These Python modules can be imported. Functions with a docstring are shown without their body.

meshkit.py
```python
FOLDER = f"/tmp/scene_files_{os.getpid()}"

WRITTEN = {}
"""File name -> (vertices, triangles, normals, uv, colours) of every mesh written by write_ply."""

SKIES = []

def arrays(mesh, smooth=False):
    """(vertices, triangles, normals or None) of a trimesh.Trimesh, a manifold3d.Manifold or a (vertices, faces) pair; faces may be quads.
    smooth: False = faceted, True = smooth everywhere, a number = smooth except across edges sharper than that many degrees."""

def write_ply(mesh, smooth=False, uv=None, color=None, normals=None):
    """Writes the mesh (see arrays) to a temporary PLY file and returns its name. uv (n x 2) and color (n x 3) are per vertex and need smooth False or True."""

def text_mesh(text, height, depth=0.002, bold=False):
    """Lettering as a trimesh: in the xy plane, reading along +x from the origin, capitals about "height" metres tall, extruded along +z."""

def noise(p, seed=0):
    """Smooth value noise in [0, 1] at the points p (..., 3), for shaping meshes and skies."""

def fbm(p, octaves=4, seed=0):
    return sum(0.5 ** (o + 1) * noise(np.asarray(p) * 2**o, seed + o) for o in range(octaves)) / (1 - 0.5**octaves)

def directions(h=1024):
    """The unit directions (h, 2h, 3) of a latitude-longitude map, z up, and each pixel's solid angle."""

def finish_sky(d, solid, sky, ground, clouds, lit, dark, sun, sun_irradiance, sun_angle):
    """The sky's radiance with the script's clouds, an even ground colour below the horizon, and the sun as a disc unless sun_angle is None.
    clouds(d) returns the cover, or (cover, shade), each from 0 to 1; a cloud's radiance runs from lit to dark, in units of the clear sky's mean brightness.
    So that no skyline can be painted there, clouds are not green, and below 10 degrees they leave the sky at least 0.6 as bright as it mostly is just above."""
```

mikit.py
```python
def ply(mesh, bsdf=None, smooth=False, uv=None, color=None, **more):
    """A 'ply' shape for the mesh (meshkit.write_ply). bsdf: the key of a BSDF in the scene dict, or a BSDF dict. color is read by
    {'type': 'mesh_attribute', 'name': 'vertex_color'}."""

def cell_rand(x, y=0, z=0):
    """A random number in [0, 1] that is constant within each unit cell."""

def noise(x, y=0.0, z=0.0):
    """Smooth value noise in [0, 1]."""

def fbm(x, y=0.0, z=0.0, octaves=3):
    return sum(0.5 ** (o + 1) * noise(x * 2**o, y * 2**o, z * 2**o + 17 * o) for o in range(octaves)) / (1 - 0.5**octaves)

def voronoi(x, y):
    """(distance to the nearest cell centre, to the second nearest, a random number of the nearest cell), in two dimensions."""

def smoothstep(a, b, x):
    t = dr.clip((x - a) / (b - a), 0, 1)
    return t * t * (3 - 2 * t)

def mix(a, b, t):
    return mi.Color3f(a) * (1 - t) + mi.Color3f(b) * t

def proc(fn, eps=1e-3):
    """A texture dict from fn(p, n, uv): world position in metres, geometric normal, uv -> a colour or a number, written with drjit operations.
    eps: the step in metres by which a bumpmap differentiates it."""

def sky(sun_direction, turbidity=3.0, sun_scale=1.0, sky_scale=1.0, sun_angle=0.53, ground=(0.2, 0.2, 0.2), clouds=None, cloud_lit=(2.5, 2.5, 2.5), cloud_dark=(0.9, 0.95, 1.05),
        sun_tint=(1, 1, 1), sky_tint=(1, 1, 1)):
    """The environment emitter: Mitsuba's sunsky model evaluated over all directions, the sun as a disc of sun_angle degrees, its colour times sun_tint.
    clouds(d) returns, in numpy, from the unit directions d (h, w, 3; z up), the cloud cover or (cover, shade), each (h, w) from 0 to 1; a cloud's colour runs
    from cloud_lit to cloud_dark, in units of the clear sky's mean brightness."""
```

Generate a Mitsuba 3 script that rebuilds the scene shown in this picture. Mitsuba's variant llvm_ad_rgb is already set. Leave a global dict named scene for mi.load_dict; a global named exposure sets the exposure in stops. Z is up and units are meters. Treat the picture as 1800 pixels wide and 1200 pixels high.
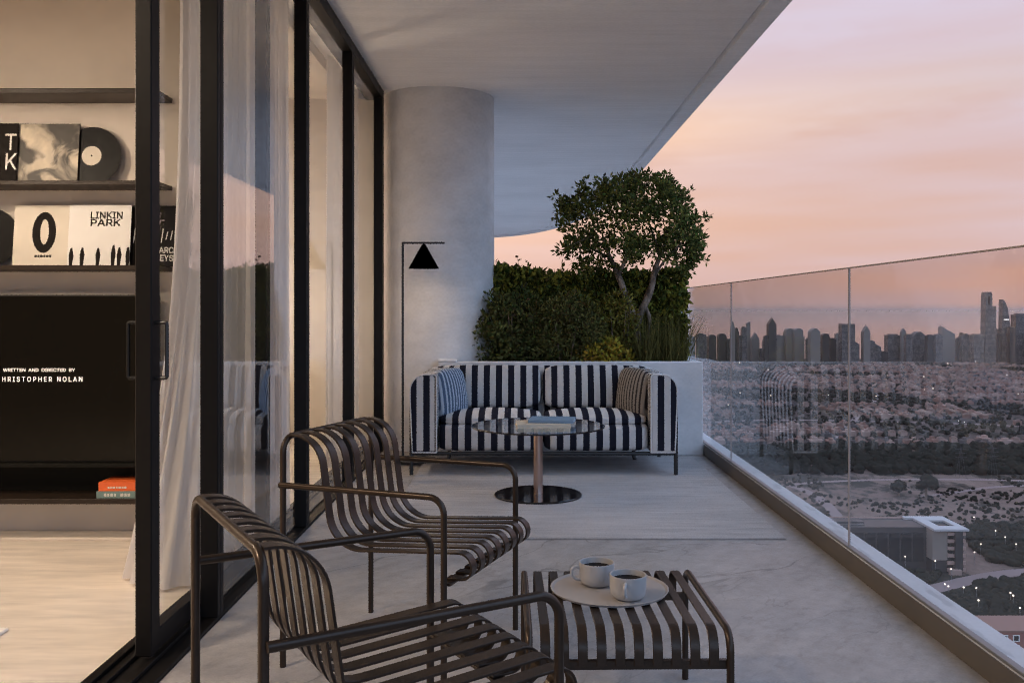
import math
import numpy as np
import trimesh
import drjit as dr
import mitsuba as mi
import mikit
import meshkit
from mikit import proc, noise, fbm, smoothstep, mix
from shapely.geometry import Polygon
from shapely.ops import unary_union

T = mi.ScalarTransform4f
PI = math.pi
F, CX, CY, EYE = 1600.0, 914.0, 543.0, 1.15          # lens of the photograph, eye height above the balcony floor
GZ = EYE - 160.0                                     # level of the town below

# ------------------------------------------------------------------ camera, sky, exposure
exposure = 0.15
scene = {}
labels = {}
scene['camera'] = {'type': 'perspective', 'fov': math.degrees(2 * math.atan(900 / F)), 'fov_axis': 'x', 'near_clip': 0.05, 'far_clip': 250000.0,
                   'principal_point_offset_x': (900 - CX) / 1800.0, 'principal_point_offset_y': (600 - CY) / 1200.0,
                   'medium': {'type': 'ref', 'id': 'air'},
                   'to_world': T().look_at(origin=[0, 0, EYE], target=[0, 1, EYE], up=[0, 0, 1])}


def veil(d):
    """A luminous dusk veil over the whole sky: pink low towards the sunset, blue-grey and brighter upwards and away from it, with long flat streaks."""
    az = np.arctan2(d[..., 0], d[..., 1])                     # 0 = towards the sunset
    se = np.clip(d[..., 2], 0, 1)
    el = np.degrees(np.arcsin(se))
    away = 0.5 - 0.5 * np.cos(az + 0.2)
    streak = meshkit.fbm(np.stack([az * 1.5 + 3, el / 3.6 + az * 1.3, el * 0 + 2.0], -1), 5, 3)
    wisp = meshkit.fbm(np.stack([az * 3.4 + 1, el / 1.1 - az * 1.6, el * 0 + 5.0], -1), 4, 8)
    fine = meshkit.fbm(np.stack([az * 13, el / 0.9, el * 0 + 7.0], -1), 4, 11)
    puff = np.clip((fine - 0.50) * 4, 0, 1) * (np.exp(-((el - 9.6 - 1.5 * az) / 2.2) ** 2) + 0.7 * np.exp(-((el - 17.0) / 2.0) ** 2)) * np.clip((streak - 0.35) * 4, 0, 1)
    glow = np.exp(-((el - 12.0 - 4.0 * (az - 0.3)) / (1.3 + 1.2 * wisp)) ** 2) * np.clip(1.25 - 1.1 * np.abs(az - 0.2), 0, 1)
    shade = np.clip(0.01 + 0.88 * se ** 1.15 + 0.75 * away ** 1.3 + (0.24 * (streak - 0.5) + 0.17 * (wisp - 0.5)) * (1 - se) - 0.09 * puff - 0.05 * glow, 0, 1)
    open_ = (1 - away) ** 3 * np.exp(-(el / 30.0) ** 2) * np.clip(el / 6.0, 0, 1)
    cover = np.clip(1.0 - 0.085 * open_ - 0.15 * glow + 0.06 * puff, 0, 1)
    return cover, shade


SUN_EL = math.radians(4.0)
HAZE = 3.2e-5                                                 # density of the air, per metre
SKY_MEAN = 0.2523                                             # brightness of the clear sky that the veil's colours are given in
scene['sky'] = mikit.sky([-0.12 * math.cos(SUN_EL), math.cos(SUN_EL), math.sin(SUN_EL)], turbidity=4, sun_scale=0.0, sky_scale=8.0, clouds=veil,
                         cloud_lit=tuple(c / SKY_MEAN for c in (0.615, 0.362, 0.284)), cloud_dark=tuple(c / SKY_MEAN for c in (0.72, 1.13, 1.80)))
scene['sky']['sampling_weight'] = 8.0


# ------------------------------------------------------------------ helpers
def key_of(name):
    if name not in scene and name not in taken:
        taken.add(name)
        return name
    i = 1
    while f'{name}_{i:03d}' in scene or f'{name}_{i:03d}' in taken:
        i += 1
    k = f'{name}_{i:03d}'
    taken.add(k)
    return k


taken = set()


def thing(name, label=None, cat=None, group=None, kind=None):
    k = key_of(name)
    d = {}
    if label: d['label'] = label
    if cat: d['category'] = cat
    if group: d['group'] = group
    if kind: d['kind'] = kind
    labels[k] = d
    return k


def put(name, mesh, mat, parent=None, smooth=False, label=None, cat=None, group=None, kind=None, uv=None, color=None, **more):
    """One entry of the scene: a thing of one mesh, or a part of its parent."""
    k = key_of(f'{parent}__{name}' if parent else name)
    s = mikit.ply(mesh, mat, smooth=smooth, uv=uv, color=color, **more)
    scene[k] = s
    if label or cat or group or kind:
        labels[k] = {a: b for a, b in (('label', label), ('category', cat), ('group', group), ('kind', kind)) if b}
    return k


def box(x0, x1, y0, y1, z0, z1, b=0.0):
    if b <= 0:
        m = trimesh.creation.box([x1 - x0, y1 - y0, z1 - z0])
        m.apply_translation([(x0 + x1) / 2, (y0 + y1) / 2, (z0 + z1) / 2])
        return m
    c = np.array([(x0 + x1) / 2, (y0 + y1) / 2, (z0 + z1) / 2])
    h = np.array([(x1 - x0) / 2, (y1 - y0) / 2, (z1 - z0) / 2])
    pts = []
    for sx in (-1, 1):
        for sy in (-1, 1):
            for sz in (-1, 1):
                for k in range(3):
                    e = h - b
                    e[k] = h[k]
                    pts.append(c + e * [sx, sy, sz])
    return trimesh.convex.convex_hull(np.array(pts))


def cat(ms):
    return trimesh.util.concatenate(list(ms))


def fillet(pts, r, seg=8):
    """The polyline with its inner corners rounded (r: one radius or one per inner corner)."""
    pts = [np.asarray(p, float) for p in pts]
    rs = [r] * (len(pts) - 2) if np.isscalar(r) else list(r)
    out = [pts[0]]
    for i in range(1, len(pts) - 1):
        a, b, c = pts[i - 1], pts[i], pts[i + 1]
        u, v = (a - b) / np.linalg.norm(a - b), (c - b) / np.linalg.norm(c - b)
        ang = math.acos(np.clip(u @ v, -1, 1))
        if rs[i - 1] <= 0 or ang > PI - 1e-3:
            out.append(b)
            continue
        t = rs[i - 1] / math.tan(ang / 2)
        p, q = b + u * t, b + v * t
        bis = (u + v) / np.linalg.norm(u + v)
        o = b + bis * rs[i - 1] / math.sin(ang / 2)
        e1, e2 = (p - o), (q - o)
        om = math.acos(np.clip(e1 @ e2 / (np.linalg.norm(e1) * np.linalg.norm(e2)), -1, 1))
        for k in range(seg + 1):
            w = k / seg
            out.append(o + (math.sin((1 - w) * om) * e1 + math.sin(w * om) * e2) / math.sin(om))
    out.append(pts[-1])
    return np.array(out)


def tube(path, r, n=12, closed=False):
    """A round tube along the path; r is one radius or one per point."""
    p = np.asarray(path, float)
    m = len(p)
    rr = np.full(m, r) if np.isscalar(r) else np.asarray(r, float)
    if closed:
        t = np.roll(p, -1, 0) - np.roll(p, 1, 0)
    else:
        t = np.gradient(p, axis=0)
    t /= np.linalg.norm(t, axis=1, keepdims=True)
    up = np.array([0, 0, 1.0]) if abs(t[0][2]) < 0.9 else np.array([1.0, 0, 0])
    x = np.cross(up, t[0]); x /= np.linalg.norm(x)
    X = []
    for i in range(m):
        x = x - t[i] * (x @ t[i]); x /= np.linalg.norm(x)
        X.append(x.copy())
    X = np.array(X); Y = np.cross(t, X)
    a = np.arange(n) * 2 * PI / n
    v = p[:, None] + rr[:, None, None] * (np.cos(a)[None, :, None] * X[:, None] + np.sin(a)[None, :, None] * Y[:, None])
    v = v.reshape(-1, 3)
    f = []
    for i in range(m if closed else m - 1):
        j = (i + 1) % m
        for k in range(n):
            l = (k + 1) % n
            f += [[i * n + k, i * n + l, j * n + l], [i * n + k, j * n + l, j * n + k]]
    if not closed:
        v = np.vstack([v, p[0], p[-1]])
        for k in range(n):
            l = (k + 1) % n
            f += [[m * n, l, k], [m * n + 1, (m - 1) * n + k, (m - 1) * n + l]]
    return trimesh.Trimesh(v, np.array(f), process=False)


def lathe(profile, n=40, loc=(0, 0, 0)):
    m = trimesh.creation.revolve(np.array(profile, float), sections=n)
    m.apply_translation(loc)
    return m


def prism(poly, z0, z1):
    m = trimesh.creation.extrude_polygon(poly, z1 - z0, engine='earcut')
    m.apply_translation([0, 0, z0])
    return m


def grid(P, closed_u=False):
    """P (a, b, 3) -> (mesh, uv)"""
    a, b = P.shape[:2]
    i = np.arange(a * b).reshape(a, b)
    f = np.concatenate([np.stack([i[:-1, :-1], i[1:, :-1], i[1:, 1:]], -1).reshape(-1, 3), np.stack([i[:-1, :-1], i[1:, 1:], i[:-1, 1:]], -1).reshape(-1, 3)])
    return trimesh.Trimesh(P.reshape(-1, 3), f, process=False)


def at(px, py, y):
    """The point of the place that the photograph shows at this pixel, y metres in front of the lens."""
    return np.array([(px - CX) * y / F, y, EYE - (py - CY) * y / F])


def on_town(px, py):
    return at(px, py, 160.0 * F / (py - CY))


def cushion(w, d, h, bulge=0.25, n=22, p=5.0):
    """A stuffed cushion, w x d x h, round edges and a crowned top; centre at the origin. Returns mesh and uv (u = x in metres)."""
    s = trimesh.creation.box([2, 2, 2])
    for _ in range(4):
        s = s.subdivide()
    v = s.vertices.copy()
    k = (np.abs(v) ** p).sum(1) ** (1 / p)
    q = v / k[:, None]
    x, y, z = q.T
    puff = 1 + bulge * np.clip(1 - x ** 2, 0, 1) * np.clip(1 - y ** 2, 0, 1)
    out = np.stack([x * w / 2, y * d / 2, z * h / 2 * puff], 1)
    return trimesh.Trimesh(out, s.faces, process=False)


def move(m, M):
    m = m.copy()
    m.apply_transform(M)
    return m


def rot(ax, deg, loc=(0, 0, 0)):
    M = trimesh.transformations.rotation_matrix(math.radians(deg), ax)
    M[:3, 3] = loc
    return M


# ------------------------------------------------------------------ materials
def rgb(*c):
    return {'type': 'rgb', 'value': list(c)}


def mat(name, color, rough=0.5, spec=0.5, two=False, **more):
    d = {'type': 'principled', 'base_color': color if isinstance(color, dict) else rgb(*color), 'roughness': rough, 'specular': spec, **more}
    scene[name] = {'type': 'twosided', 'bsdf': d} if two else d
    return name


def c3(*c):
    return mi.Color3f(*c)


def tex_concrete(p, n, uv):
    a = fbm(p.x * 1.1, p.y * 1.6, p.z * 1.3, 4)
    b = fbm(p.x * 2.2 + 9, p.y * 26, p.z * 26, 3)
    c = noise(p.x * 90, p.y * 90, p.z * 90)
    return c3(0.88, 0.875, 0.87) * (0.90 + 0.20 * a + 0.15 * (b - 0.4) + 0.08 * (c - 0.5))


def tex_kerb(p, n, uv):
    a = fbm(p.x * 9, p.y * 2.0, p.z * 9, 4)
    c = noise(p.x * 160, p.y * 160, p.z * 160)
    d = smoothstep(0.58, 0.75, fbm(p.x * 22, p.y * 6, 4.0, 4))
    return c3(0.52, 0.515, 0.51) * (0.80 + 0.30 * a + 0.06 * c) * (1 - 0.18 * d)


def tex_plaster(p, n, uv):
    a = fbm(p.x * 3.0, p.y * 3.0, p.z * 2.2, 5)
    b = fbm(p.x * 9.0, p.y * 9.0, p.z * 14.0, 3)
    c = fbm(p.x * 60, p.y * 60, p.z * 60, 2)
    return c3(0.72, 0.71, 0.70) * (0.74 + 0.30 * a + 0.16 * b + 0.14 * (c - 0.5))


def tex_stone(p, n, uv):
    """Balcony stone: clouded warm grey, soft slanting grain and a few thin broken veins."""
    u = p.x * 0.62 + p.y * 0.78
    v = p.x * 0.78 - p.y * 0.62
    w = fbm(u * 0.9, v * 1.7, 1.0, 4)
    cloud = fbm(p.x * 1.5 + w, p.y * 1.5 - w, 3.0, 5)
    grain = fbm(u * 4.0 + w * 2, v * 15.0, 6.0, 4)
    speck = noise(p.x * 210, p.y * 210, 1.0)
    t = dr.abs(fbm(u * 0.8 + w * 0.9 + 4, v * 2.3 + w * 1.6, 5.0, 5) - 0.5)
    vein = (1 - smoothstep(0.0, 0.014, t)) * smoothstep(0.44, 0.62, fbm(u * 1.3, v * 1.9, 8.0, 4))
    t2 = dr.abs(fbm(u * 2.1 + w * 1.4 + 9, v * 5.5 + w * 2.0, 2.0, 5) - 0.5)
    vein = vein + 0.5 * (1 - smoothstep(0.0, 0.016, t2)) * smoothstep(0.46, 0.64, fbm(u * 2.4, v * 3.1, 4.0, 4))
    mott = fbm(p.x * 26 + w * 3, p.y * 30, 7.0, 3)
    pit = smoothstep(0.60, 0.76, fbm(u * 16, v * 40, 2.0, 4)) * smoothstep(0.40, 0.60, cloud)
    base = c3(0.280, 0.266, 0.257) * (0.50 + 0.30 * cloud + 0.34 * grain + 0.26 * mott + 0.14 * speck)
    return base * (1 - 0.32 * dr.minimum(vein, 1.0)) * (1 - 0.10 * pit)


def tex_travertine(p, n, uv):
    a = fbm(p.x * 0.8, p.y * 4.0, 3.0, 4)
    b = fbm(p.x * 3.0, p.y * 22.0, 7.0, 5)
    c = fbm(p.x * 9.0, p.y * 50.0, 2.0, 3)
    return c3(0.655, 0.59, 0.51) * (0.50 + 0.34 * fbm(p.x * 1.7 + a, p.y * 2.6, 5.0, 5) + 0.16 * a + 0.28 * b + 0.20 * c)


def tex_rug(p, n, uv):
    a = fbm(p.x * 4.0, p.y * 38.0, 1.0, 4)
    b = noise(p.x * 260, p.y * 330, 0.0)
    c = fbm(p.x * 1.6, p.y * 2.2, 9.0, 4)
    d = fbm(p.x * 9.0, p.y * 90.0, 4.0, 3)
    return c3(0.325, 0.308, 0.300) * (0.42 + 0.34 * a + 0.24 * b + 0.34 * c + 0.28 * d)


def tex_stripe(p, n, uv):
    """Awning stripe, woven: uv.x is the distance across the stripes in metres."""
    s = uv.x / 0.0905
    f = s - dr.floor(s)
    dark = smoothstep(0.245, 0.255, f) * (1 - smoothstep(0.745, 0.755, f))
    w = 0.9 + 0.2 * noise(uv.x * 700, uv.y * 700, p.z * 30)
    return mix(c3(0.54, 0.515, 0.49), c3(0.012, 0.013, 0.022), dark) * w


def tex_fine(a, b):
    def fn(p, n, uv):
        s = uv.x / 0.033
        f = s - dr.floor(s)
        dark = smoothstep(0.45, 0.55, f) * (1 - smoothstep(0.85, 0.95, f))
        return mix(c3(*a), c3(*b), dark) * (0.9 + 0.2 * noise(uv.x * 700, uv.y * 700, 0.0))
    return fn


def tex_wall(p, n, uv):
    return c3(0.66, 0.60, 0.53) * (0.94 + 0.1 * fbm(p.x * 6, p.y * 6, p.z * 6, 3))


def tex_print(p, n, uv):
    """An abstract sepia print: soft folded shapes."""
    w = fbm(uv.x * 2.2, uv.y * 2.2, 3.0, 3)
    a = fbm(uv.x * 3 + w * 2.5, uv.y * 3 - w * 2, 1.0, 4)
    b = fbm(uv.x * 7 - w, uv.y * 5 + w * 3, 6.0, 3)
    t = smoothstep(0.36, 0.62, a) * (0.55 + 0.6 * b)
    return mix(c3(0.03, 0.025, 0.02), c3(0.56, 0.49, 0.38), dr.clip(t, 0, 1))


def tex_ground(p, n, uv):
    """The town's ground: sand, scrub and dark gardens."""
    x, y = p.x, p.y
    w = fbm(x / 90, y / 150, 1.0, 4)
    a = fbm(x / 34 + w * 2, y / 60, 4.0, 5)
    b = fbm(x / 9, y / 14, 2.0, 3)
    c = fbm(x / 2.5, y / 5, 6.0, 3)
    scrub = smoothstep(0.40, 0.58, a * 0.55 + b * 0.30 + c * 0.15)
    lots = smoothstep(1010.0, 1090.0, y + (w - 0.5) * 120)                 # gardens and paved lots between the houses
    sand = mix(c3(0.185, 0.122, 0.098), c3(0.095, 0.066, 0.055), lots) * (0.6 + 0.4 * b + 0.4 * c)
    veg = c3(0.036, 0.030, 0.024) * (0.7 + 0.6 * b)
    return mix(sand, veg, scrub)


def tex_bark(p, n, uv):
    a = fbm(p.x * 30, p.y * 30, p.z * 9, 4)
    return mix(c3(0.075, 0.056, 0.042), c3(0.30, 0.22, 0.165), smoothstep(0.3, 0.7, a))


def tex_bronze(p, n, uv):
    a = fbm(p.x * 14, p.y * 14, p.z * 14, 3)
    b = noise(p.x * 520, p.y * 520, p.z * 520)
    return c3(0.040, 0.0275, 0.0195) * (0.7 + 0.45 * a + 0.35 * b)


def tex_tower(p, n, uv):
    fl = p.z / 3.6
    f = fl - dr.floor(fl)
    band = smoothstep(0.30, 0.36, f)
    k = 0.7 + 0.6 * mikit.cell_rand(dr.floor(p.x / 6), dr.floor(p.y / 6), dr.floor(p.z / 18))
    return mix(c3(0.20, 0.165, 0.145), c3(0.07, 0.06, 0.058), band) * k


mat('m_concrete', proc(tex_concrete), 0.7, 0.3)
mat('m_kerb', proc(tex_kerb), 0.75, 0.3)
mat('m_plate', (0.10, 0.083, 0.066), 0.5, 0.4)
mat('m_plaster', proc(tex_plaster), 0.75, 0.3)
mat('m_stone', proc(tex_stone), 0.42, 0.45)
mat('m_travertine', proc(tex_travertine), 0.4, 0.45)
mat('m_rug', proc(tex_rug), 0.95, 0.1)
mat('m_frame', (0.007, 0.006, 0.0055), 0.45, 0.16)
mat('m_gasket', (0.006, 0.006, 0.006), 0.6, 0.3)
mat('m_bronze', proc(tex_bronze), 0.32, 0.4, metallic=0.6)
mat('m_black', (0.018, 0.018, 0.018), 0.36, 0.5)
mat('m_wall', proc(tex_wall), 0.85, 0.2)
mat('m_stripe', proc(tex_stripe), 0.9, 0.15)
mat('m_pillow_blue', proc(tex_fine((0.085, 0.118, 0.175), (0.45, 0.485, 0.53))), 0.9, 0.15)
mat('m_pillow_tan', proc(tex_fine((0.29, 0.258, 0.225), (0.035, 0.028, 0.027))), 0.9, 0.15)
mat('m_piping', (0.62, 0.60, 0.58), 0.8, 0.2)
mat('m_shelf', (0.022, 0.015, 0.011), 0.42, 0.3)
mat('m_screen', (0.004, 0.0037, 0.003), 0.13, 0.18)
mat('m_niche', (0.005, 0.005, 0.004), 0.6, 0.15)
mat('m_vinyl', (0.005, 0.005, 0.005), 0.45, 0.12)
mat('m_cream', (0.66, 0.61, 0.52), 0.7, 0.3)
mat('m_white', (0.74, 0.73, 0.70), 0.6, 0.3)
mat('m_ink', (0.010, 0.008, 0.007), 0.7, 0.12)
mat('m_print', proc(tex_print), 0.5, 0.4)
mat('m_copper', (0.52, 0.385, 0.33), 0.20, 0.5, metallic=1.0)
mat('m_gloss_black', (0.010, 0.008, 0.008), 0.10, 0.6)
mat('m_ceramic', (0.35, 0.338, 0.33), 0.30, 0.5)
mat('m_tray', (0.29, 0.263, 0.243), 0.5, 0.4)
mat('m_coffee', (0.006, 0.003, 0.002), 0.3, 0.05)
mat('m_bark', proc(tex_bark), 0.85, 0.2)
mat('m_soil', (0.035, 0.026, 0.02), 0.95, 0.1)
mat('m_ground', proc(tex_ground), 0.95, 0.1)
mat('m_road', (0.24, 0.17, 0.155), 0.9, 0.2)
mat('m_tower', proc(tex_tower), 0.5, 0.4)
mat('m_tower_pale', (0.22, 0.18, 0.155), 0.6, 0.4)
mat('m_tower_dark', (0.042, 0.036, 0.034), 0.45, 0.5)
mat('m_villa', (0.28, 0.155, 0.118), 0.85, 0.2)
mat('m_villa_pale', (0.38, 0.25, 0.20), 0.85, 0.2)
mat('m_villa_grey', (0.13, 0.105, 0.096), 0.85, 0.2)
mat('m_villa_roof', (0.19, 0.115, 0.09), 0.85, 0.2)
mat('m_town_tree', (0.022, 0.021, 0.015), 0.95, 0.1)
mat('m_dark_glass', (0.018, 0.018, 0.020), 0.2, 0.3)
mat('m_end_wall', (0.26, 0.205, 0.170), 0.8, 0.2)
mat('m_dull_steel', (0.07, 0.065, 0.065), 0.6, 0.3)
mat('m_roof_pale', (0.46, 0.42, 0.40), 0.7, 0.3)
mat('m_pale_stone', (0.62, 0.60, 0.57), 0.6, 0.3)
mat('m_steel', (0.25, 0.25, 0.25), 0.4, 0.5, metallic=0.6)
mat('m_brick', (0.30, 0.13, 0.10), 0.85, 0.2)
mat('m_book_orange', (0.72, 0.13, 0.035), 0.5, 0.4)
mat('m_book_teal', (0.16, 0.24, 0.23), 0.5, 0.4)
mat('m_book_blue', (0.16, 0.24, 0.33), 0.5, 0.4)
mat('m_book_cream', (0.50, 0.42, 0.31), 0.6, 0.3)
mat('m_paper', (0.62, 0.60, 0.56), 0.8, 0.2)
scene['m_pane'] = {'type': 'thindielectric', 'int_ior': 1.5, 'specular_transmittance': rgb(0.93, 0.94, 0.93)}
scene['m_balustrade'] = {'type': 'thindielectric', 'int_ior': 1.24, 'specular_transmittance': rgb(0.82, 0.75, 0.725)}
scene['m_smoked'] = {'type': 'thindielectric', 'int_ior': 1.5, 'specular_transmittance': rgb(0.86, 0.88, 0.89)}
scene['m_sheer'] = {'type': 'principledthin', 'base_color': rgb(0.82, 0.80, 0.80), 'roughness': 0.9, 'diff_trans': 0.9, 'spec_trans': 0.0}
scene['m_leaf'] = {'type': 'principledthin', 'base_color': {'type': 'mesh_attribute', 'name': 'vertex_color'}, 'roughness': 0.5, 'diff_trans': 0.7, 'spec_trans': 0.0}
scene['m_water'] = {'type': 'principled', 'base_color': rgb(0.02, 0.03, 0.035), 'roughness': 0.05, 'specular': 0.5}


def emit(r, g, b, w=1.0):
    return {'type': 'area', 'radiance': rgb(r, g, b), 'sampling_weight': w}


# ------------------------------------------------------------------ the place: slabs, floors
XF = -1.115                                            # outer line of the facade
CEIL = 2.935
XK0, XK1 = 1.45, 1.585                                 # kerb of the balcony


def slab_outline(x_left, x_right, y0, y1):
    a = np.linspace(0, PI / 2, 18)
    cx, cy, rx, ry = -1.3, 13.5, x_right + 1.3, y1 - 13.5
    pts = [(x_left, y0), (x_right, y0), (x_right, 13.5)] + [(cx + rx * math.cos(t) ** 0.9, cy + ry * math.sin(t)) for t in a[1:-1]] + ([(cx, y1), (x_left, y1)] if x_left < cx - 0.01 else [(x_left, y1 - 0.05)])
    return Polygon(pts).buffer(0)


out_floor = slab_outline(XF + 0.002, XK1 - 0.004, -4.0, 22.6)
from shapely import box as rect
put('floor', prism(out_floor.intersection(rect(-9, 8.2, 9, 40)), -0.30, -0.02), 'm_pale_stone', label='pale floor of the neighbouring terrace beyond the planter', kind='structure')
put('floor', prism(out_floor.intersection(rect(-9, -9, 9, 8.2)), -0.30, 0.0), 'm_stone', label='grey veined stone floor of the balcony', kind='structure')
put('room_floor', box(-6.2, -1.345, -1.6, 7.9, -0.30, -0.001), 'm_travertine', label='warm beige travertine floor inside the rooms', kind='structure')
out_ceiling = slab_outline(XF, 1.408, -4.0, 22.3)
lip = slab_outline(XF, 1.574, -4.0, 22.9).difference(slab_outline(XF - 0.1, 1.443, -4.1, 22.35))
over = slab_outline(-6.2, 1.574, -4.0, 22.9)
ce = thing('ceiling', 'pale concrete ceiling slab over the balcony', None, kind='structure')
put('soffit', prism(out_ceiling, CEIL, CEIL + 0.08), 'm_concrete', ce)
put('edge_lip', prism(lip, CEIL - 0.004, CEIL + 0.08), 'm_concrete', ce)
put('slab', prism(over, CEIL + 0.08, CEIL + 0.36), 'm_concrete', ce)
put('room_ceiling', box(-6.2, -1.45, -1.6, 7.9, CEIL - 0.005, CEIL + 0.079), 'm_wall', label='pale painted ceiling inside the rooms', kind='structure')

# ------------------------------------------------------------------ facade: frames, panes, sliding door
fr = thing('window_wall', 'dark framed floor to ceiling glazing between rooms and balcony', 'window wall')
for y0, y1 in ((-4.0, 7.455),):
    put('sill', box(-1.344, XF, y0, y1, -0.02, 0.012, 0.003), 'm_frame', fr)
    put('head', box(-1.262, XF, y0, y1, CEIL - 0.075, CEIL - 0.001, 0.003), 'm_frame', fr)
for k, x in enumerate((-1.300, -1.254, -1.178)):
    put('track', box(x - 0.006, x + 0.006, -4.0, 7.45, 0.0121, 0.026, 0.002), 'm_frame', fr)
posts = [-3.55, -2.16, -0.78, 0.61, 3.39, 4.785, 6.085, 7.40]
for y in posts:
    w = 0.034 if y < 7.3 else 0.05
    p = put('post', box(-1.180, XF + 0.001, y - w, y + w, 0.0122, CEIL - 0.0755, 0.003), 'm_frame', fr)
    put('gasket', box(-1.1512, XF + 0.0022, y - 0.006, y + 0.006, 0.013, CEIL - 0.076), 'm_gasket', p)
for a, b in zip(posts[:-1], posts[1:]):
    if a == 0.61:
        continue                                       # the opening that the sliding leaf leaves
    x = -1.150
    v = np.array([[x, a + 0.033, 0.02], [x, b - 0.033, 0.02], [x, b - 0.033, CEIL - 0.07], [x, a + 0.033, CEIL - 0.07]])
    put('pane', trimesh.Trimesh(v, [[0, 1, 2], [0, 2, 3]], process=False), 'm_pane', fr)
dk = thing('sliding_door', 'open sliding glass door leaf with black pull handle and dark frame', 'sliding door')
for y0, y1 in ((2.93, 3.0), (4.255, 4.32)):
    put('stile', box(-1.240, -1.186, y0, y1, 0.03, CEIL - 0.08, 0.004), 'm_frame', dk)
put('bottom_rail', box(-1.236, -1.190, 3.0, 4.255, 0.03, 0.10, 0.003), 'm_frame', dk)
put('top_rail', box(-1.236, -1.190, 3.0, 4.255, CEIL - 0.15, CEIL - 0.08, 0.003), 'm_frame', dk)
v = np.array([[-1.213, 2.995, 0.09], [-1.213, 4.26, 0.09], [-1.213, 4.26, CEIL - 0.13], [-1.213, 2.995, CEIL - 0.13]])
put('pane', trimesh.Trimesh(v, [[0, 1, 2], [0, 2, 3]], process=False), 'm_pane', dk)
for s, xs in ((1, -1.186), (-1, -1.240)):
    pth = fillet([(xs, 2.965, 1.106), (xs + s * 0.036, 2.965, 1.106), (xs + s * 0.036, 2.965, 0.926), (xs, 2.965, 0.926)], 0.006, 4)
    put('handle', tube(pth, 0.0065, 8), 'm_black' if s > 0 else 'm_gasket', dk, smooth=40)

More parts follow.
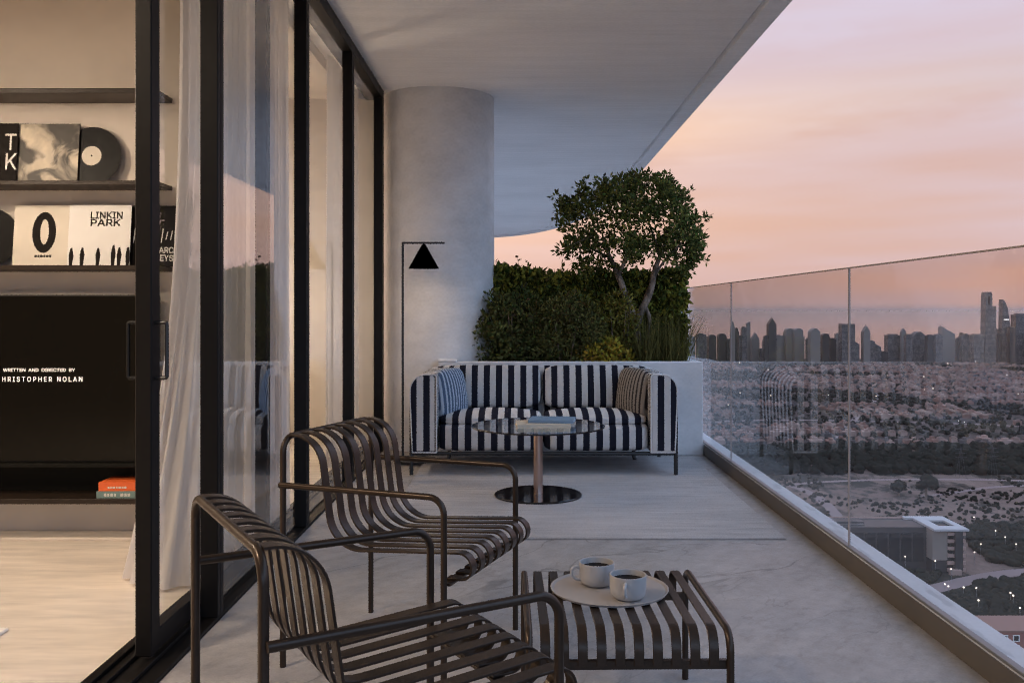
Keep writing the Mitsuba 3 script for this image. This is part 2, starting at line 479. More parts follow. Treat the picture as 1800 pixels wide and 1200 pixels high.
# ------------------------------------------------------------------ rooms
put('wall', box(-6.2, -1.40, 4.67, 4.85, 0, CEIL - 0.0052), 'm_wall', label='beige wall that carries the record shelves and the television', cat='wall')
put('wall', box(-6.2, -1.24, 7.72, 7.9, 0, CEIL - 0.0052), 'm_wall', label='beige end wall of the far room behind the glass by the column', cat='wall')
put('wall', box(-6.3, -6.19, -1.6, 7.9, 0, CEIL - 0.0053), 'm_wall', label='beige side wall deep inside the rooms', cat='wall')
put('wall', box(-6.19, -1.35, -1.7, -1.6, 0, CEIL - 0.0053), 'm_wall', label='beige wall of the living room behind the viewer', cat='wall')
put('facade_wall', box(-1.5, -1.10, 7.91, 22.0, 0, CEIL), 'm_plaster', label='plain plaster outer wall of the building behind the column', cat='wall')
put('plinth', box(-6.1, -1.42, 4.52, 4.669, 0.0, 0.016, 0.002), 'm_travertine', label='low stone step along the foot of the television wall', cat='step')

for x, y, r, w, lab in ((-3.1, 2.6, 0.22, 22.0, 'warm flush ceiling lamp of the living room in front of the television'), (-2.35, 1.3, 0.22, 140.0, 'warm flush ceiling lamp of the living room nearest the glass'),
                        (-4.6, 3.0, 0.2, 36.0, 'warm flush ceiling lamp deepest in the living room'), (-2.6, 6.3, 0.2, 95.0, 'warm flush ceiling lamp of the far room')):
    cl = thing('ceiling_lamp', lab, 'ceiling lamp', 'warm lamps on the room ceilings')
    put('rim', lathe([(r, 0.0), (r + 0.02, 0.0), (r + 0.02, -0.05), (r, -0.05), (r, 0.0)], 40, (x, y, CEIL - 0.006)), 'm_white', cl, smooth=40)
    a = np.arange(32) * 2 * PI / 32
    dv = np.vstack([np.stack([x + r * np.cos(a), y + r * np.sin(a), np.full(32, CEIL - 0.046)], 1), [[x, y, CEIL - 0.046]]])
    df = [[32, (i + 1) % 32, i] for i in range(32)]
    put('diffuser', trimesh.Trimesh(dv, df, process=False), 'm_white', cl, emitter=emit(w, w * 0.79, w * 0.59, 2.0))

# shelves, records
SY = 4.45
for k, (z0, z1, lab) in enumerate(((2.204, 2.229, 'topmost dark wall shelf, empty, above the records'), (1.757, 1.778, 'middle dark wall shelf that carries the black record with a cream label'),
                                   (1.340, 1.364, 'lowest dark wall shelf just above the television'))):
    put('shelf', box(-4.2, -1.783, SY, 4.669, z0, z1, 0.002), 'm_shelf', label=lab, cat='shelf')


def sleeve(px_right, z, y, label, m, w=0.315, tilt=6, lift=0.0):
    """A record sleeve stood on a shelf, leaning back on the wall; its right edge at this pixel. Returns key and its own frame."""
    k = thing('record_sleeve', label, 'record')
    x1 = (px_right - CX) * y / F
    M = rot([1, 0, 0], -tilt, (x1 - w, y, z))                     # local: x across, z up, -y front
    put('card', move(box(0, w, 0, 0.004, 0, w, 0.001), M), m, k)
    return k, M


def face(M, poly, proud=0.0006, t=0.0006):
    """A flat printed shape on the front of a sleeve (polygon in sleeve x, z)."""
    ms = [trimesh.creation.extrude_polygon(g, t, engine='earcut') for g in getattr(poly, 'geoms', [poly])]
    m = cat(ms)
    m.apply_transform(trimesh.transformations.rotation_matrix(PI / 2, [1, 0, 0]))   # xy -> xz, extruded to -y
    m.apply_translation([0, -proud + t, 0])
    return move(m, M)


def words(M, text, h, x, z, bold=False, sx=1.0, right=False):
    m = meshkit.text_mesh(text, h, 0.0008, bold)
    m.apply_scale([sx, 1, 1])
    if right:
        m.apply_translation([-m.bounds[1][0], 0, 0])
    m.apply_transform(trimesh.transformations.rotation_matrix(PI / 2, [1, 0, 0]))
    m.apply_translation([x, -0.0003, z])
    return move(m, M)


def disc(cx, cz, r, n=48):
    a = np.arange(n) * 2 * PI / n
    return Polygon(np.stack([cx + r * np.cos(a), cz + r * np.sin(a)], 1))


def record(px_c, z, y, label, r=0.15):
    k = thing('vinyl_record', label, 'record')
    x = (px_c - CX) * y / F
    M = rot([1, 0, 0], -6, (x, y, z))
    prof = [(0, 0), (r, 0), (r, 0.002), (0, 0.002)]
    m = lathe(prof, 64)
    m.apply_transform(trimesh.transformations.rotation_matrix(PI / 2, [1, 0, 0]))
    m.apply_translation([0, 0, r])
    put('disc', move(m, M), 'm_vinyl', k, smooth=30)
    put('centre_label', face(M, disc(0, r, 0.05), 0.0034), 'm_cream', k)
    put('spindle_hole', face(M, disc(0, r, 0.004), 0.0040), 'm_ink', k)
    return k


z2, z3 = 1.778, 1.364
k, M = sleeve(27, z2, 4.585, 'black record sleeve with white scrawled lettering cut by the photo edge', 'm_ink')
put('lettering', words(M, 'T', 0.085, 0.245, 0.175, False, 0.9), 'm_white', k)
put('lettering', words(M, 'K', 0.085, 0.25, 0.075, False, 0.9), 'm_white', k)
k, M = sleeve(136, z2, 4.60, 'sepia record sleeve with a soft abstract print', 'm_ink')
uvm = np.array([[0.002, 0.002], [0.313, 0.002], [0.313, 0.313], [0.002, 0.313]])
pv = np.stack([uvm[:, 0], np.full(4, -0.0012), uvm[:, 1]], 1)
pm = move(trimesh.Trimesh(pv, [[0, 1, 2], [0, 2, 3]], process=False), M)
put('cover_print', pm, 'm_print', k, uv=uvm / 0.315)
record(159, z2, 4.612, 'black vinyl record with a round cream label on the middle shelf')
record(-22, z3, 4.612, 'black vinyl record half cut by the photo edge on the lowest shelf')
k, M = sleeve(130, z3, 4.60, 'cream record sleeve with a dark upright oval', 'm_cream')
a = np.linspace(0, 2 * PI, 40, endpoint=False)
ov = Polygon(np.stack([0.155 + 0.060 * np.cos(a), 0.175 + 0.105 * np.sin(a)], 1))
oi = Polygon(np.stack([0.157 + 0.022 * np.cos(a), 0.178 + 0.065 * np.sin(a)], 1))
put('oval_print', face(M, ov.difference(oi)), 'm_ink', k)
put('print_marks', face(M, unary_union([Polygon([(x_, .047), (x_ + w__, .047), (x_ + w__, .060), (x_, .060)]) for x_, w__ in ((.112, .012), (.128, .008), (.140, .014), (.158, .009), (.171, .012), (.187, .010))])), 'm_ink', k)
k, M = sleeve(227, z3, 4.585, 'white record sleeve with black lettering and a row of dark bars', 'm_white')
put('lettering', words(M, 'LINKIN', 0.034, 0.105, 0.245, True, 1.0), 'm_ink', k)
put('lettering', words(M, 'PARK', 0.034, 0.105, 0.207, True, 1.28), 'm_ink', k)
rng = np.random.default_rng(5)
for i, (bx, bh) in enumerate(((0.02, 0.095), (0.075, 0.098), (0.155, 0.096), (0.232, 0.11), (0.262, 0.098), (0.306, 0.10))):
    w = 0.012
    bar = Polygon([(bx - w * 0.7, 0.004), (bx + w * 0.5, 0.004), (bx + w, bh * 0.6), (bx + w * 0.3, bh), (bx - w * 0.4, bh * 0.97), (bx - w, bh * 0.6)])
    put('bar_print', face(M, bar.intersection(Polygon([(0, 0), (0.315, 0), (0.315, 0.3), (0, 0.3)]))), 'm_ink', k)
k, M = sleeve(305, z3, 4.615, 'black record sleeve with white lettering beyond the door frame', 'm_ink')
put('lettering', words(M, 'ARC', 0.030, 0.312, 0.070, True, 0.9, True), 'm_white', k)
put('lettering', words(M, 'EYS', 0.030, 0.312, 0.030, True, 0.9, True), 'm_white', k)
for i in range(10):
    hh = 0.012 + 0.03 * abs(math.sin(i * 0.7 + 0.4))
    put('line_print', face(M, Polygon([(0.08 + i * 0.0235, 0.16 - hh), (0.085 + i * 0.0235, 0.16 - hh), (0.093 + i * 0.0235, 0.16 + hh), (0.088 + i * 0.0235, 0.16 + hh)])), 'm_white', k)

tv = thing('television', 'large dark television with white film credit lettering', 'television')
TX0, TX1, TZ0, TZ1, TY = -3.32, -1.82, 0.385, 1.221, 4.56
put('housing', box(TX0, TX1, TY, TY + 0.05, TZ0, TZ1, 0.004), 'm_black', tv)
put('screen', box(TX0 + 0.008, TX1 - 0.008, TY - 0.003, TY + 0.001, TZ0 + 0.008, TZ1 - 0.008), 'm_screen', tv)
I4 = np.eye(4)


def credit(text, h, px_right, py, bold, sx):
    q = at(px_right, py, TY - 0.003)
    M = np.eye(4); M[:3, 3] = [q[0], TY - 0.0032, q[2] - h / 2]
    return words(M, text, h, 0, 0, bold, sx, True)


put('lettering', credit('WRITTEN  AND  DIRECTED  BY', 0.0155, 132, 650, True, 1.14), 'm_white', tv, emitter=emit(0.42, 0.38, 0.33, 0.02))
put('lettering', credit('C H R I S T O P H E R   N O L A N', 0.024, 145, 666, True, 0.86), 'm_white', tv, emitter=emit(0.55, 0.50, 0.43, 0.02))
mc = thing('media_unit', 'long black open media unit below the television', 'media unit')
put('back_panel', box(-4.0, -1.79, 4.655, 4.668, 0.20, 0.383), 'm_niche', mc)
put('bottom_shelf', box(-4.0, -1.79, 4.44, 4.654, 0.199, 0.224, 0.002), 'm_shelf', mc)
put('top_panel', box(-4.0, -1.79, 4.50, 4.654, 0.366, 0.384, 0.002), 'm_niche', mc)
put('end_panel', box(-1.789, -1.775, 4.45, 4.668, 0.199, 0.384, 0.002), 'm_niche', mc)


def book(name_mat, x0, x1, y0, y1, z0, z1, label, turn=0.0):
    k = thing('book', label, 'book')
    cx, cy = (x0 + x1) / 2, (y0 + y1) / 2
    w, d, t = x1 - x0, y1 - y0, z1 - z0
    M = rot([0, 0, 1], turn, (cx, cy, z0))
    put('pages', move(box(-w / 2 + 0.004, w / 2 - 0.004, -d / 2 + 0.003, d / 2 - 0.004, 0.0026, t - 0.0026), M), 'm_paper', k)
    put('cover', move(box(-w / 2, w / 2, -d / 2, d / 2, 0, 0.0025), M), name_mat, k)
    put('cover', move(box(-w / 2, w / 2, -d / 2, d / 2, t - 0.0025, t), M), name_mat, k)
    put('spine', move(box(-w / 2, w / 2, -d / 2 - 0.0022, -d / 2 + 0.0028, 0.0001, t - 0.0001), M), name_mat, k)
    return k, M


k, M = book('m_book_teal', -2.075, -1.80, 4.46, 4.62, 0.2245, 0.2575, 'grey green book at the bottom of the pair under the television')
Mw = M.copy()
put('print_marks', face(M @ rot([0, 0, 1], 0, (0, -0.0822, 0)), unary_union([Polygon([(x_, .009), (x_ + w__, .009), (x_ + w__, .023), (x_, .023)]) for x_, w__ in ((-.10, .012), (-.083, .009), (-.069, .013), (-.05, .008), (-.02, .015), (.0, .011), (.016, .012))])), 'm_paper', k)
k, M = book('m_book_orange', -2.07, -1.80, 4.47, 4.63, 0.2580, 0.3010, 'bright orange book on top of the grey green book', 2.0)
put('print_marks', face(M @ rot([0, 0, 1], 0, (0, -0.0822, 0)), unary_union([Polygon([(x_, .012), (x_ + w__, .012), (x_ + w__, .022), (x_, .022)]) for x_, w__ in ((-.09, .009), (-.077, .006), (-.066, .011), (-.05, .007), (-.038, .012), (-.022, .008), (-.01, .01))])), 'm_paper', k)
put('white_rug', box(-2.75, -1.83, 2.3, 3.26, 0.0, 0.012, 0.003), 'm_white', label='white rug corner on the beige room floor at the photo edge', cat='rug')


pd = thing('pendant_lamp', 'dark dome pendant lamp hung before the record shelves', 'pendant lamp')
qx, qy, qz = -2.95, 3.40, 2.26
put('shade', lathe([(0.012, qz + 0.19), (0.09, qz + 0.17), (0.17, qz + 0.10), (0.205, qz), (0.200, qz), (0.165, qz + 0.095), (0.085, qz + 0.162), (0.012, qz + 0.18), (0.012, qz + 0.19)], 48, (qx, qy, 0)), 'm_black', pd, smooth=40)
put('cord', tube([(qx, qy, qz + 0.185), (qx, qy, CEIL - 0.006)], 0.004, 6), 'm_black', pd)
gm = trimesh.creation.icosphere(subdivisions=3, radius=0.09); gm.apply_translation([qx, qy, qz + 0.015])
put('bulb', gm, 'm_white', pd, smooth=True, emitter=emit(215, 170, 127, 3.0))
gb = thing('globe_lamp', 'lit globe standing lamp in the far room behind the television wall', 'floor lamp')
put('base', lathe([(0, 0), (0.14, 0), (0.14, 0.015), (0, 0.02)], 36, (-2.35, 7.05, 0)), 'm_black', gb, smooth=30)
put('pole', tube([(-2.35, 7.05, 0.015), (-2.35, 7.05, 1.06)], 0.012, 10), 'm_black', gb, smooth=60)
gm = trimesh.creation.icosphere(subdivisions=3, radius=0.15); gm.apply_translation([-2.35, 7.05, 1.20])
put('globe', gm, 'm_white', gb, smooth=True, emitter=emit(30, 24.5, 18.9, 2.0))

# ------------------------------------------------------------------ sheer curtains
def curtain(top, bottom, pleats, amp, label, z0=0.012, z1=CEIL + 0.03, seed=1, power=2.2, nu=420, nv=30):
    top, bottom = np.array(top, float), np.array(bottom, float)
    u = np.linspace(0, 1, nu)
    v = np.linspace(0, 1, nv)

    def along(path):
        s = np.r_[0, np.cumsum(np.linalg.norm(np.diff(path, axis=0), axis=1))]
        return np.stack([np.interp(u, s / s[-1], path[:, k]) for k in (0, 1)], 1)

    a, b = along(fillet(np.c_[top, np.zeros(len(top))], 0.03, 4)[:, :2] if len(top) > 2 else top), along(fillet(np.c_[bottom, np.zeros(len(bottom))], 0.08, 6)[:, :2] if len(bottom) > 2 else bottom)
    w = (v ** power)[None, :, None]
    P = a[:, None] * (1 - w) + b[:, None] * w
    tng = np.gradient(P, axis=0)
    nrm = np.stack([-tng[..., 1], tng[..., 0]], -1)
    nrm /= np.linalg.norm(nrm, axis=-1, keepdims=True) + 1e-9
    wob = meshkit.fbm(np.stack([u * pleats * 0.5, u * 0, u * 0 + seed], -1), 3, seed)
    ph = 2 * PI * (pleats * u + 1.2 * wob)
    drift = 0.5 * np.sin(3 * v[None] + 5 * u[:, None] + seed)
    off = amp * (0.55 + 0.6 * wob)[:, None] * np.sin(ph[:, None] + drift) * (0.75 + 0.35 * v[None])
    P = P + nrm * off[..., None]
    z = z1 + (z0 - z1) * v
    G = np.concatenate([P, np.broadcast_to(z[None, :, None], P.shape[:2] + (1,))], -1)
    put('curtain', grid(G), 'm_sheer', smooth=True, label=label, cat='curtain')


curtain([(-1.405, 3.76), (-1.33, 4.40)], [(-1.68, 3.88), (-1.55, 3.72), (-1.37, 3.70), (-1.34, 4.40)], 11, 0.020, 'sheer curtain swept aside behind the handle of the sliding door', seed=2, power=3.2)
curtain([(-1.34, 4.46), (-1.34, 5.20)], [(-1.34, 4.46), (-1.34, 5.20)], 13, 0.024, 'straight sheer curtain behind the middle glass pane', seed=4)
curtain([(-1.36, 6.50), (-1.36, 7.62)], [(-1.36, 6.48), (-1.36, 7.62)], 16, 0.026, 'straight sheer curtain of the far room beside the column', seed=7)

# ------------------------------------------------------------------ column, kerb, balustrade
put('column', lathe([(0, 0), (0.47, 0), (0.47, CEIL + 0.001), (0, CEIL + 0.001)], 96, (-0.69, 7.76, 0)), 'm_plaster', smooth=40, label='round concrete column at the end of the glass wall', cat='column')
kb = thing('kerb', 'low concrete kerb along the open side of the balcony', 'kerb')
put('upstand', box(XK0, XK1, -4.0, 8.2, -0.32, 0.086, 0.004), 'm_kerb', kb)
put('face_plate', box(XK0 - 0.004, XK0 - 0.0005, -4.0, 7.158, 0.002, 0.0855), 'm_plate', kb, label='dark brown metal plate along the inner side')
put('shoe', box(XK0 + 0.006, XK0 + 0.034, -4.0, 8.0, 0.0862, 0.096, 0.002), 'm_steel', kb)
gl = thing('balustrade', 'frameless tinted glass balustrade on the kerb', 'balustrade')
XG = XK0 + 0.02
joints = [8.0, 6.335, 4.063, 1.79, -0.48, -2.75]
for a, b in zip(joints[1:], joints[:-1]):
    v = np.array([[XG, a + 0.006, 0.088], [XG, b - 0.006, 0.088], [XG, b - 0.006, 1.330], [XG, a + 0.006, 1.330]])
    p = put('pane', trimesh.Trimesh(v, [[0, 1, 2], [0, 2, 3]], process=False), 'm_balustrade', gl)
    put('top_edge', box(XG - 0.005, XG + 0.005, a + 0.006, b - 0.006, 1.3305, 1.336), 'm_edge', p)
for y in joints[1:-1]:
    put('joint', box(XG - 0.004, XG + 0.004, y - 0.004, y + 0.004, 0.09, 1.3302), 'm_edge', gl)
mat('m_edge', (0.30, 0.25, 0.225), 0.3, 0.5)

# ------------------------------------------------------------------ planter and its plants
pl = thing('planter', 'long pale concrete planter box behind the sofa', 'planter')
PY0, PY1, PZ = 7.16, 8.02, 0.734
put('front_wall', box(-0.644, 1.44, PY0, PY0 + 0.10, 0, PZ, 0.004), 'm_plaster', pl)
put('end_wall', box(1.35, 1.44, PY0 + 0.1001, PY1, 0, PZ - 0.001, 0.004), 'm_plaster', pl)
put('end_cap', box(-0.648, -0.50, PY0 - 0.004, PY0 + 0.14, PZ, PZ + 0.016, 0.003), 'm_plaster', pl)
put('soil', box(-0.30, 1.349, PY0 + 0.101, PY1, 0.40, 0.66), 'm_soil', pl)
put('privacy_screen', box(-0.22, 1.45, PY1 + 0.001, PY1 + 0.09, 0, 1.34, 0.004), 'm_plaster', label='pale upright screen wall behind the planter hedge', cat='screen wall')


def leaves(points, dirs, length, width, seed, col, var=0.25, droop=0.0, young=None, share=0.3):
    """Small folded leaves, four triangles each, at the points and pointing along dirs. Returns mesh and vertex colours."""
    rng = np.random.default_rng(seed)
    n = len(points)
    d = dirs + rng.normal(0, 0.45, (n, 3)); d[:, 2] -= droop
    d /= np.linalg.norm(d, axis=1, keepdims=True)
    s = np.cross(d, rng.normal(0, 1, (n, 3))); s /= np.linalg.norm(s, axis=1, keepdims=True)
    up = np.cross(s, d)
    L = (length * rng.uniform(0.7, 1.3, n))[:, None]; W = (width * rng.uniform(0.7, 1.2, n))[:, None]
    b = points
    mid = b + d * L * 0.5 + up * L * 0.06
    v = np.stack([b, mid + s * W / 2 - up * W * 0.12, b + d * L - up * L * 0.08, mid - s * W / 2 - up * W * 0.12, mid], 1).reshape(-1, 3)
    o = np.arange(n)[:, None, None] * 5
    f = (o + np.array([[0, 1, 4], [1, 2, 4], [2, 3, 4], [3, 0, 4]])[None]).reshape(-1, 3)
    c = np.asarray(col)[None] * (1 + var * rng.normal(0, 1, (n, 1))) * (1 + 0.12 * rng.normal(0, 1, (n, 3)))
    if young is not None:                                     # a share of paler young leaves, at random
        y = rng.uniform(0, 1, n) < share
        c[y] = np.asarray(young)[None] * (1 + 0.2 * rng.normal(0, 1, (y.sum(), 1)))
    c = np.clip(np.repeat(c, 5, 0), 0.004, 0.6)
    return trimesh.Trimesh(v, f, process=False), c


def clumps(rng, centres, radii, per, flat=1.0):
    P, D = [], []
    for c, r in zip(centres, radii):
        n = int(per)
        d = rng.normal(0, 1, (n, 3)); d /= np.linalg.norm(d, axis=1, keepdims=True)
        rad = r * rng.uniform(0.25, 1.0, n) ** 0.5
        P.append(c + d * rad[:, None] * [1, 1, flat]); D.append(d + [0, 0, 0.25])
    return np.vstack(P), np.vstack(D)


rng = np.random.default_rng(21)
# olive-like tree
tr = thing('tree', 'small multi-stemmed tree with a dense round crown in the planter', 'tree')
TYy = 7.60
J = lambda px, py, dy=0.0: at(px, py, TYy + dy)
limbs = [([J(1122, 650), J(1119, 590), J(1113, 555), J(1098, 515), J(1087, 485), J(1072, 452), J(1060, 420)], [.040, .036, .032, .029, .026, .018, .010]),
         ([J(1122, 640, .02), J(1119, 580, .02), J(1128, 545), J(1142, 515), J(1150, 480), J(1160, 450), J(1172, 415)], [.034, .034, .031, .028, .024, .016, .009]),
         ([J(1128, 650, .05), J(1139, 590, .05), J(1140, 555, .05), J(1133, 530, .04), J(1146, 495, .06), J(1165, 462, .05), J(1190, 440, .04)], [.022, .019, .017, .016, .013, .010, .006]),
         ([J(1087, 485), J(1100, 455, -.04), J(1118, 425, -.08)], [.018, .012, .006]),
         ([J(1072, 452), J(1045, 440, .05), J(1020, 425, .08)], [.014, .009, .005]),
         ([J(1160, 450), J(1150, 420, .1), J(1140, 390, .14)], [.013, .009, .005]),
         ([J(1165, 462, .05), J(1195, 430, -.05), J(1212, 410, -.08)], [.010, .007, .004])]


def limb(p, r):
    p, r = np.array(p), np.array(r)
    t = np.linspace(0, 1, len(p)); tt = np.linspace(0, 1, 6 * len(p))
    from scipy.interpolate import CubicSpline
    q = CubicSpline(t, p)(tt)
    q += 0.006 * (meshkit.noise(q * 14, 3)[:, None] - 0.5)
    return tube(q, np.interp(tt, t, r), 10)


for i, (p, r) in enumerate(limbs):
    put('trunk' if i < 3 else 'branch', limb(p, r), 'm_bark', tr, smooth=60)
ctr = at(1110, 390, TYy)
outline = [(1010, 375, .11), (1000, 395, .07), (992, 362, .05), (1028, 345, .10), (1024, 330, .05), (1040, 395, .14), (1030, 430, .10), (1010, 425, .07), (1060, 350, .14), (1075, 330, .12),
           (1095, 322, .10), (1130, 318, .10), (1155, 316, .10), (1175, 325, .10), (1190, 345, .11), (1205, 370, .10), (1212, 395, .10), (1226, 386, .05), (1215, 425, .10), (1222, 440, .06),
           (1196, 450, .08), (1175, 430, .11), (1085, 380, .17), (1120, 355, .17), (1150, 360, .16), (1175, 385, .15), (1130, 400, .17), (1090, 420, .14), (1060, 425, .12), (1150, 430, .13),
           (1045, 452, .08), (1070, 462, .08), (1110, 445, .10), (1185, 408, .13), (1120, 430, .12), (1100, 345, .14), (1165, 340, .12), (1222, 455, .05), (985, 380, .04), (1112, 318, .06), (1150, 312, .05), (1012, 455, .07), (1028, 470, .05), (1040, 462, .07), (1200, 468, .06), (1192, 455, .07), (1212, 462, .05), (1225, 415, .06), (1000, 440, .06)]
cen, rad = [], []
for px, py, r in outline:
    for dz in ((-0.22, 0.0, 0.22) if r >= 0.1 else (rng.uniform(-0.12, 0.12),)):
        k = r * rng.uniform(0.75, 1.0)
        q = at(px, py, TYy + dz * rng.uniform(0.6, 1.4) * (1.0 if abs(px - 1110) < 80 else 0.6))
        cen.append(q + rng.normal(0, 0.02, 3) - [0, 0, 0.045 * (py < 350)]); rad.append(k)
sub_c, sub_r = [], []
for px, py, vx, vz in ((985, 352, -.10, .08), (1004, 372, -.12, .03), (1026, 328, -.03, .14), (1062, 322, -.02, .10), (1000, 432, -.12, -.05), (1018, 466, -.08, -.09), (1205, 338, .10, .08), (1232, 384, .12, .02),
                       (1228, 452, .12, -.06), (1206, 474, .06, -.11), (1140, 308, .02, .07), (1176, 314, .05, .07), (1108, 322, .0, .07), (994, 400, -.12, .0), (1222, 420, .11, .0)):
    b_ = at(px, py, TYy + rng.uniform(-.12, .12)) - np.array([vx, 0, vz])
    tip = b_ + np.array([vx, rng.uniform(-.03, .03), vz]) * 1.25
    put('twig', tube([b_ - np.array([vx, 0, vz]) * .6, b_, tip], [.004, .003, .0012], 5), 'm_bark', tr)
    for q_ in np.linspace(0.2, 1.0, 5):
        sub_c.append(b_ + (tip - b_) * q_ + rng.normal(0, .012, 3)); sub_r.append(0.030)
for c, r in zip(cen, rad):
    for _ in range(int(5 + 48 * r)):
        d = rng.normal(0, 1, 3); d /= np.linalg.norm(d)
        q = c + d * r * rng.uniform(0.45, 1.12)
        if meshkit.noise(q[None] * 7.5, 4)[0] > 0.36:                 # open pockets between the leaf masses
            sub_c.append(q); sub_r.append(rng.uniform(0.030, 0.060))
P, D = clumps(rng, sub_c, sub_r, 13)
m, c = leaves(P, D, 0.044, 0.023, 31, (0.085, 0.098, 0.032), 0.35, 0.0, (0.21, 0.205, 0.055), 0.3)
put('crown', m, 'm_leaf', tr, color=c)
# hedge with broad leaves
hd = thing('hedge', 'broad-leaved hedge along the back of the planter', 'hedge')
n = 15000
hx = rng.uniform(-0.24, 1.42, n); top = 1.40 + 0.15 * meshkit.fbm(np.stack([hx * 4.5, hx * 0, hx * 0], -1), 4, 5) - 0.03 * hx
hz = 0.66 + (top - 0.66) * rng.uniform(0, 1, n) ** 0.75
hy = rng.uniform(7.72, 8.03, n)
front = rng.uniform(0, 1, n) < 0.45
hy[front] = rng.uniform(7.70, 7.78, front.sum())
P = np.stack([hx, hy, hz], 1); D = np.stack([rng.normal(0, .4, n), -np.abs(rng.normal(.6, .4, n)), rng.normal(.3, .5, n)], 1)
m, c = leaves(P, D, 0.060, 0.044, 33, (0.11, 0.125, 0.034), 0.35, 0.2, (0.32, 0.31, 0.06), 0.4)
put('foliage', m, 'm_leaf', hd, color=c)
for i in range(26):
    x = rng.uniform(-0.22, 1.38); z = 1.45 + rng.uniform(-.02, .03)
    e = np.array([x + rng.normal(0, .05), 7.88 + rng.normal(0, .05), z + rng.uniform(.05, .13)])
    put('shoot', tube([(x, 7.88, z - .1), (x, 7.88, z), e], [.003, .0025, .001], 5), 'm_bark', hd)
    P = np.linspace([x, 7.88, z - .02], e, 9); mm, cc = leaves(P, rng.normal(0, 1, (9, 3)) + [0, 0, .4], 0.046, 0.032, 200 + i, (0.13, 0.145, 0.036), 0.3)
    put('shoot_leaves', mm, 'm_leaf', hd, color=cc)
for i in range(9):
    x = -0.15 + i * 0.185
    put('stem', tube([(x, 7.9, 0.6), (x + 0.03, 7.89, 1.0), (x - 0.02, 7.9, 1.4)], [.012, .009, .004], 6), 'm_bark', hd, smooth=60)


def shrub(name, cx, cy, cz, rx, ry, rz, count, per, ln, wd, col, seed, label, var=0.25, cr=(0.04, 0.09), stems=7):
    r2 = np.random.default_rng(seed)
    k = thing(name, label, 'plant')
    cs, rs = [], []
    for _ in range(count):
        d = r2.normal(0, 1, 3); d /= np.linalg.norm(d)
        rr = r2.uniform(0.2, 1) ** 0.45
        q = np.array([cx, cy, cz]) + d * rr * [rx, ry, rz]
        if q[2] > 0.62 and q[1] > 7.2:
            cs.append(q); rs.append(r2.uniform(*cr))
    P, D = clumps(r2, cs, rs, per)
    m, c = leaves(P, D, ln, wd, seed + 1, col, var, 0.0, tuple(2.0 * q for q in col), 0.22)
    put('foliage', m, 'm_leaf', k, color=c)
    for i in range(stems):
        a = r2.uniform(0, 2 * PI)
        e = np.array([cx + rx * 0.7 * math.cos(a), cy + ry * 0.6 * math.sin(a), cz + rz * 0.5])
        b = np.array([cx + 0.06 * math.cos(a), cy + 0.05 * math.sin(a), 0.62])
        put('stem', tube([b, (b + e) / 2 + [0, 0, 0.05], e], [.008, .006, .003], 6), 'm_bark', k, smooth=60)
    return k


shrub('shrub', -0.06, 7.48, 0.95, 0.30, 0.22, 0.36, 170, 24, 0.046, 0.021, (0.082, 0.092, 0.034), 41, 'dark green leafy shrub at the column end of the planter')
shrub('shrub', 0.36, 7.42, 0.93, 0.32, 0.18, 0.33, 190, 32, 0.050, 0.014, (0.115, 0.112, 0.040), 43, 'feathery olive green shrub in the middle of the planter')
shrub('shrub', 0.70, 7.36, 0.74, 0.26, 0.11, 0.17, 80, 20, 0.042, 0.024, (0.36, 0.26, 0.042), 45, 'low yellow leaved plant at the foot of the tree', 0.3, (0.03, 0.06))
shrub('shrub', 0.80, 7.50, 1.0, 0.16, 0.12, 0.28, 70, 24, 0.044, 0.018, (0.17, 0.15, 0.036), 47, 'loose yellow green shrub just beside the tree stems')
gr = thing('grass_plant', 'dark spiky grass plant at the glass end of the planter', 'plant')
r2 = np.random.default_rng(51)
vs, fs, cs = [], [], []
for i in range(420):
    b = np.array([r2.uniform(0.98, 1.34), r2.uniform(7.28, 7.62), 0.64])
    a = r2.uniform(0, 2 * PI); ln = r2.uniform(0.28, 0.58); lean = r2.uniform(0.05, 0.5)
    d = np.array([math.cos(a) * lean, math.sin(a) * lean, 1.0])
    s = np.array([-math.sin(a), math.cos(a), 0]) * 0.0045
    o = len(vs)
    for t in (0, .35, .7, 1):
        q = b + d * ln * t + np.array([math.cos(a), math.sin(a), -0.6]) * lean * 0.45 * ln * t * t
        w = (1 - t) ** 0.6
        vs += [q - s * w, q + s * w]
    for k in range(3):
        e = o + 2 * k
        fs += [[e, e + 1, e + 3], [e, e + 3, e + 2]]
    cs += [np.array([0.115, 0.105, 0.036]) * r2.uniform(0.6, 1.7)] * 8
put('blades', trimesh.Trimesh(vs, fs, process=False), 'm_leaf', gr, color=np.array(cs))

# ------------------------------------------------------------------ rug, lamp, sofa
put('rug', box(-0.72, 1.33, 4.54, 7.02, 0.0, 0.011, 0.003), 'm_rug', label='large flat grey rug under the sofa and round table', cat='rug')
lp = thing('floor_lamp', 'slim black floor lamp with a lit cone shade beside the sofa', 'floor lamp')
LY, LX = 6.86, (708 - CX) * 6.86 / F
put('base', lathe([(0, 0), (0.165, 0), (0.165, 0.010), (0.160, 0.013), (0, 0.013)], 48, (LX + 0.095, LY, 0.0115)), 'm_black', lp, smooth=30)
arm = fillet([(LX, LY, 0.02), (LX, LY, 1.634), (LX + 0.317, LY, 1.634)], 0.003, 3)
put('pole', box(LX - 0.008, LX + 0.008, LY - 0.008, LY + 0.008, 0.02, 1.640, 0.002), 'm_black', lp)
put('arm', box(LX - 0.0079, LX + 0.317, LY - 0.0075, LY + 0.0075, 1.6402, 1.655, 0.002), 'm_black', lp)
sx = LX + 0.158
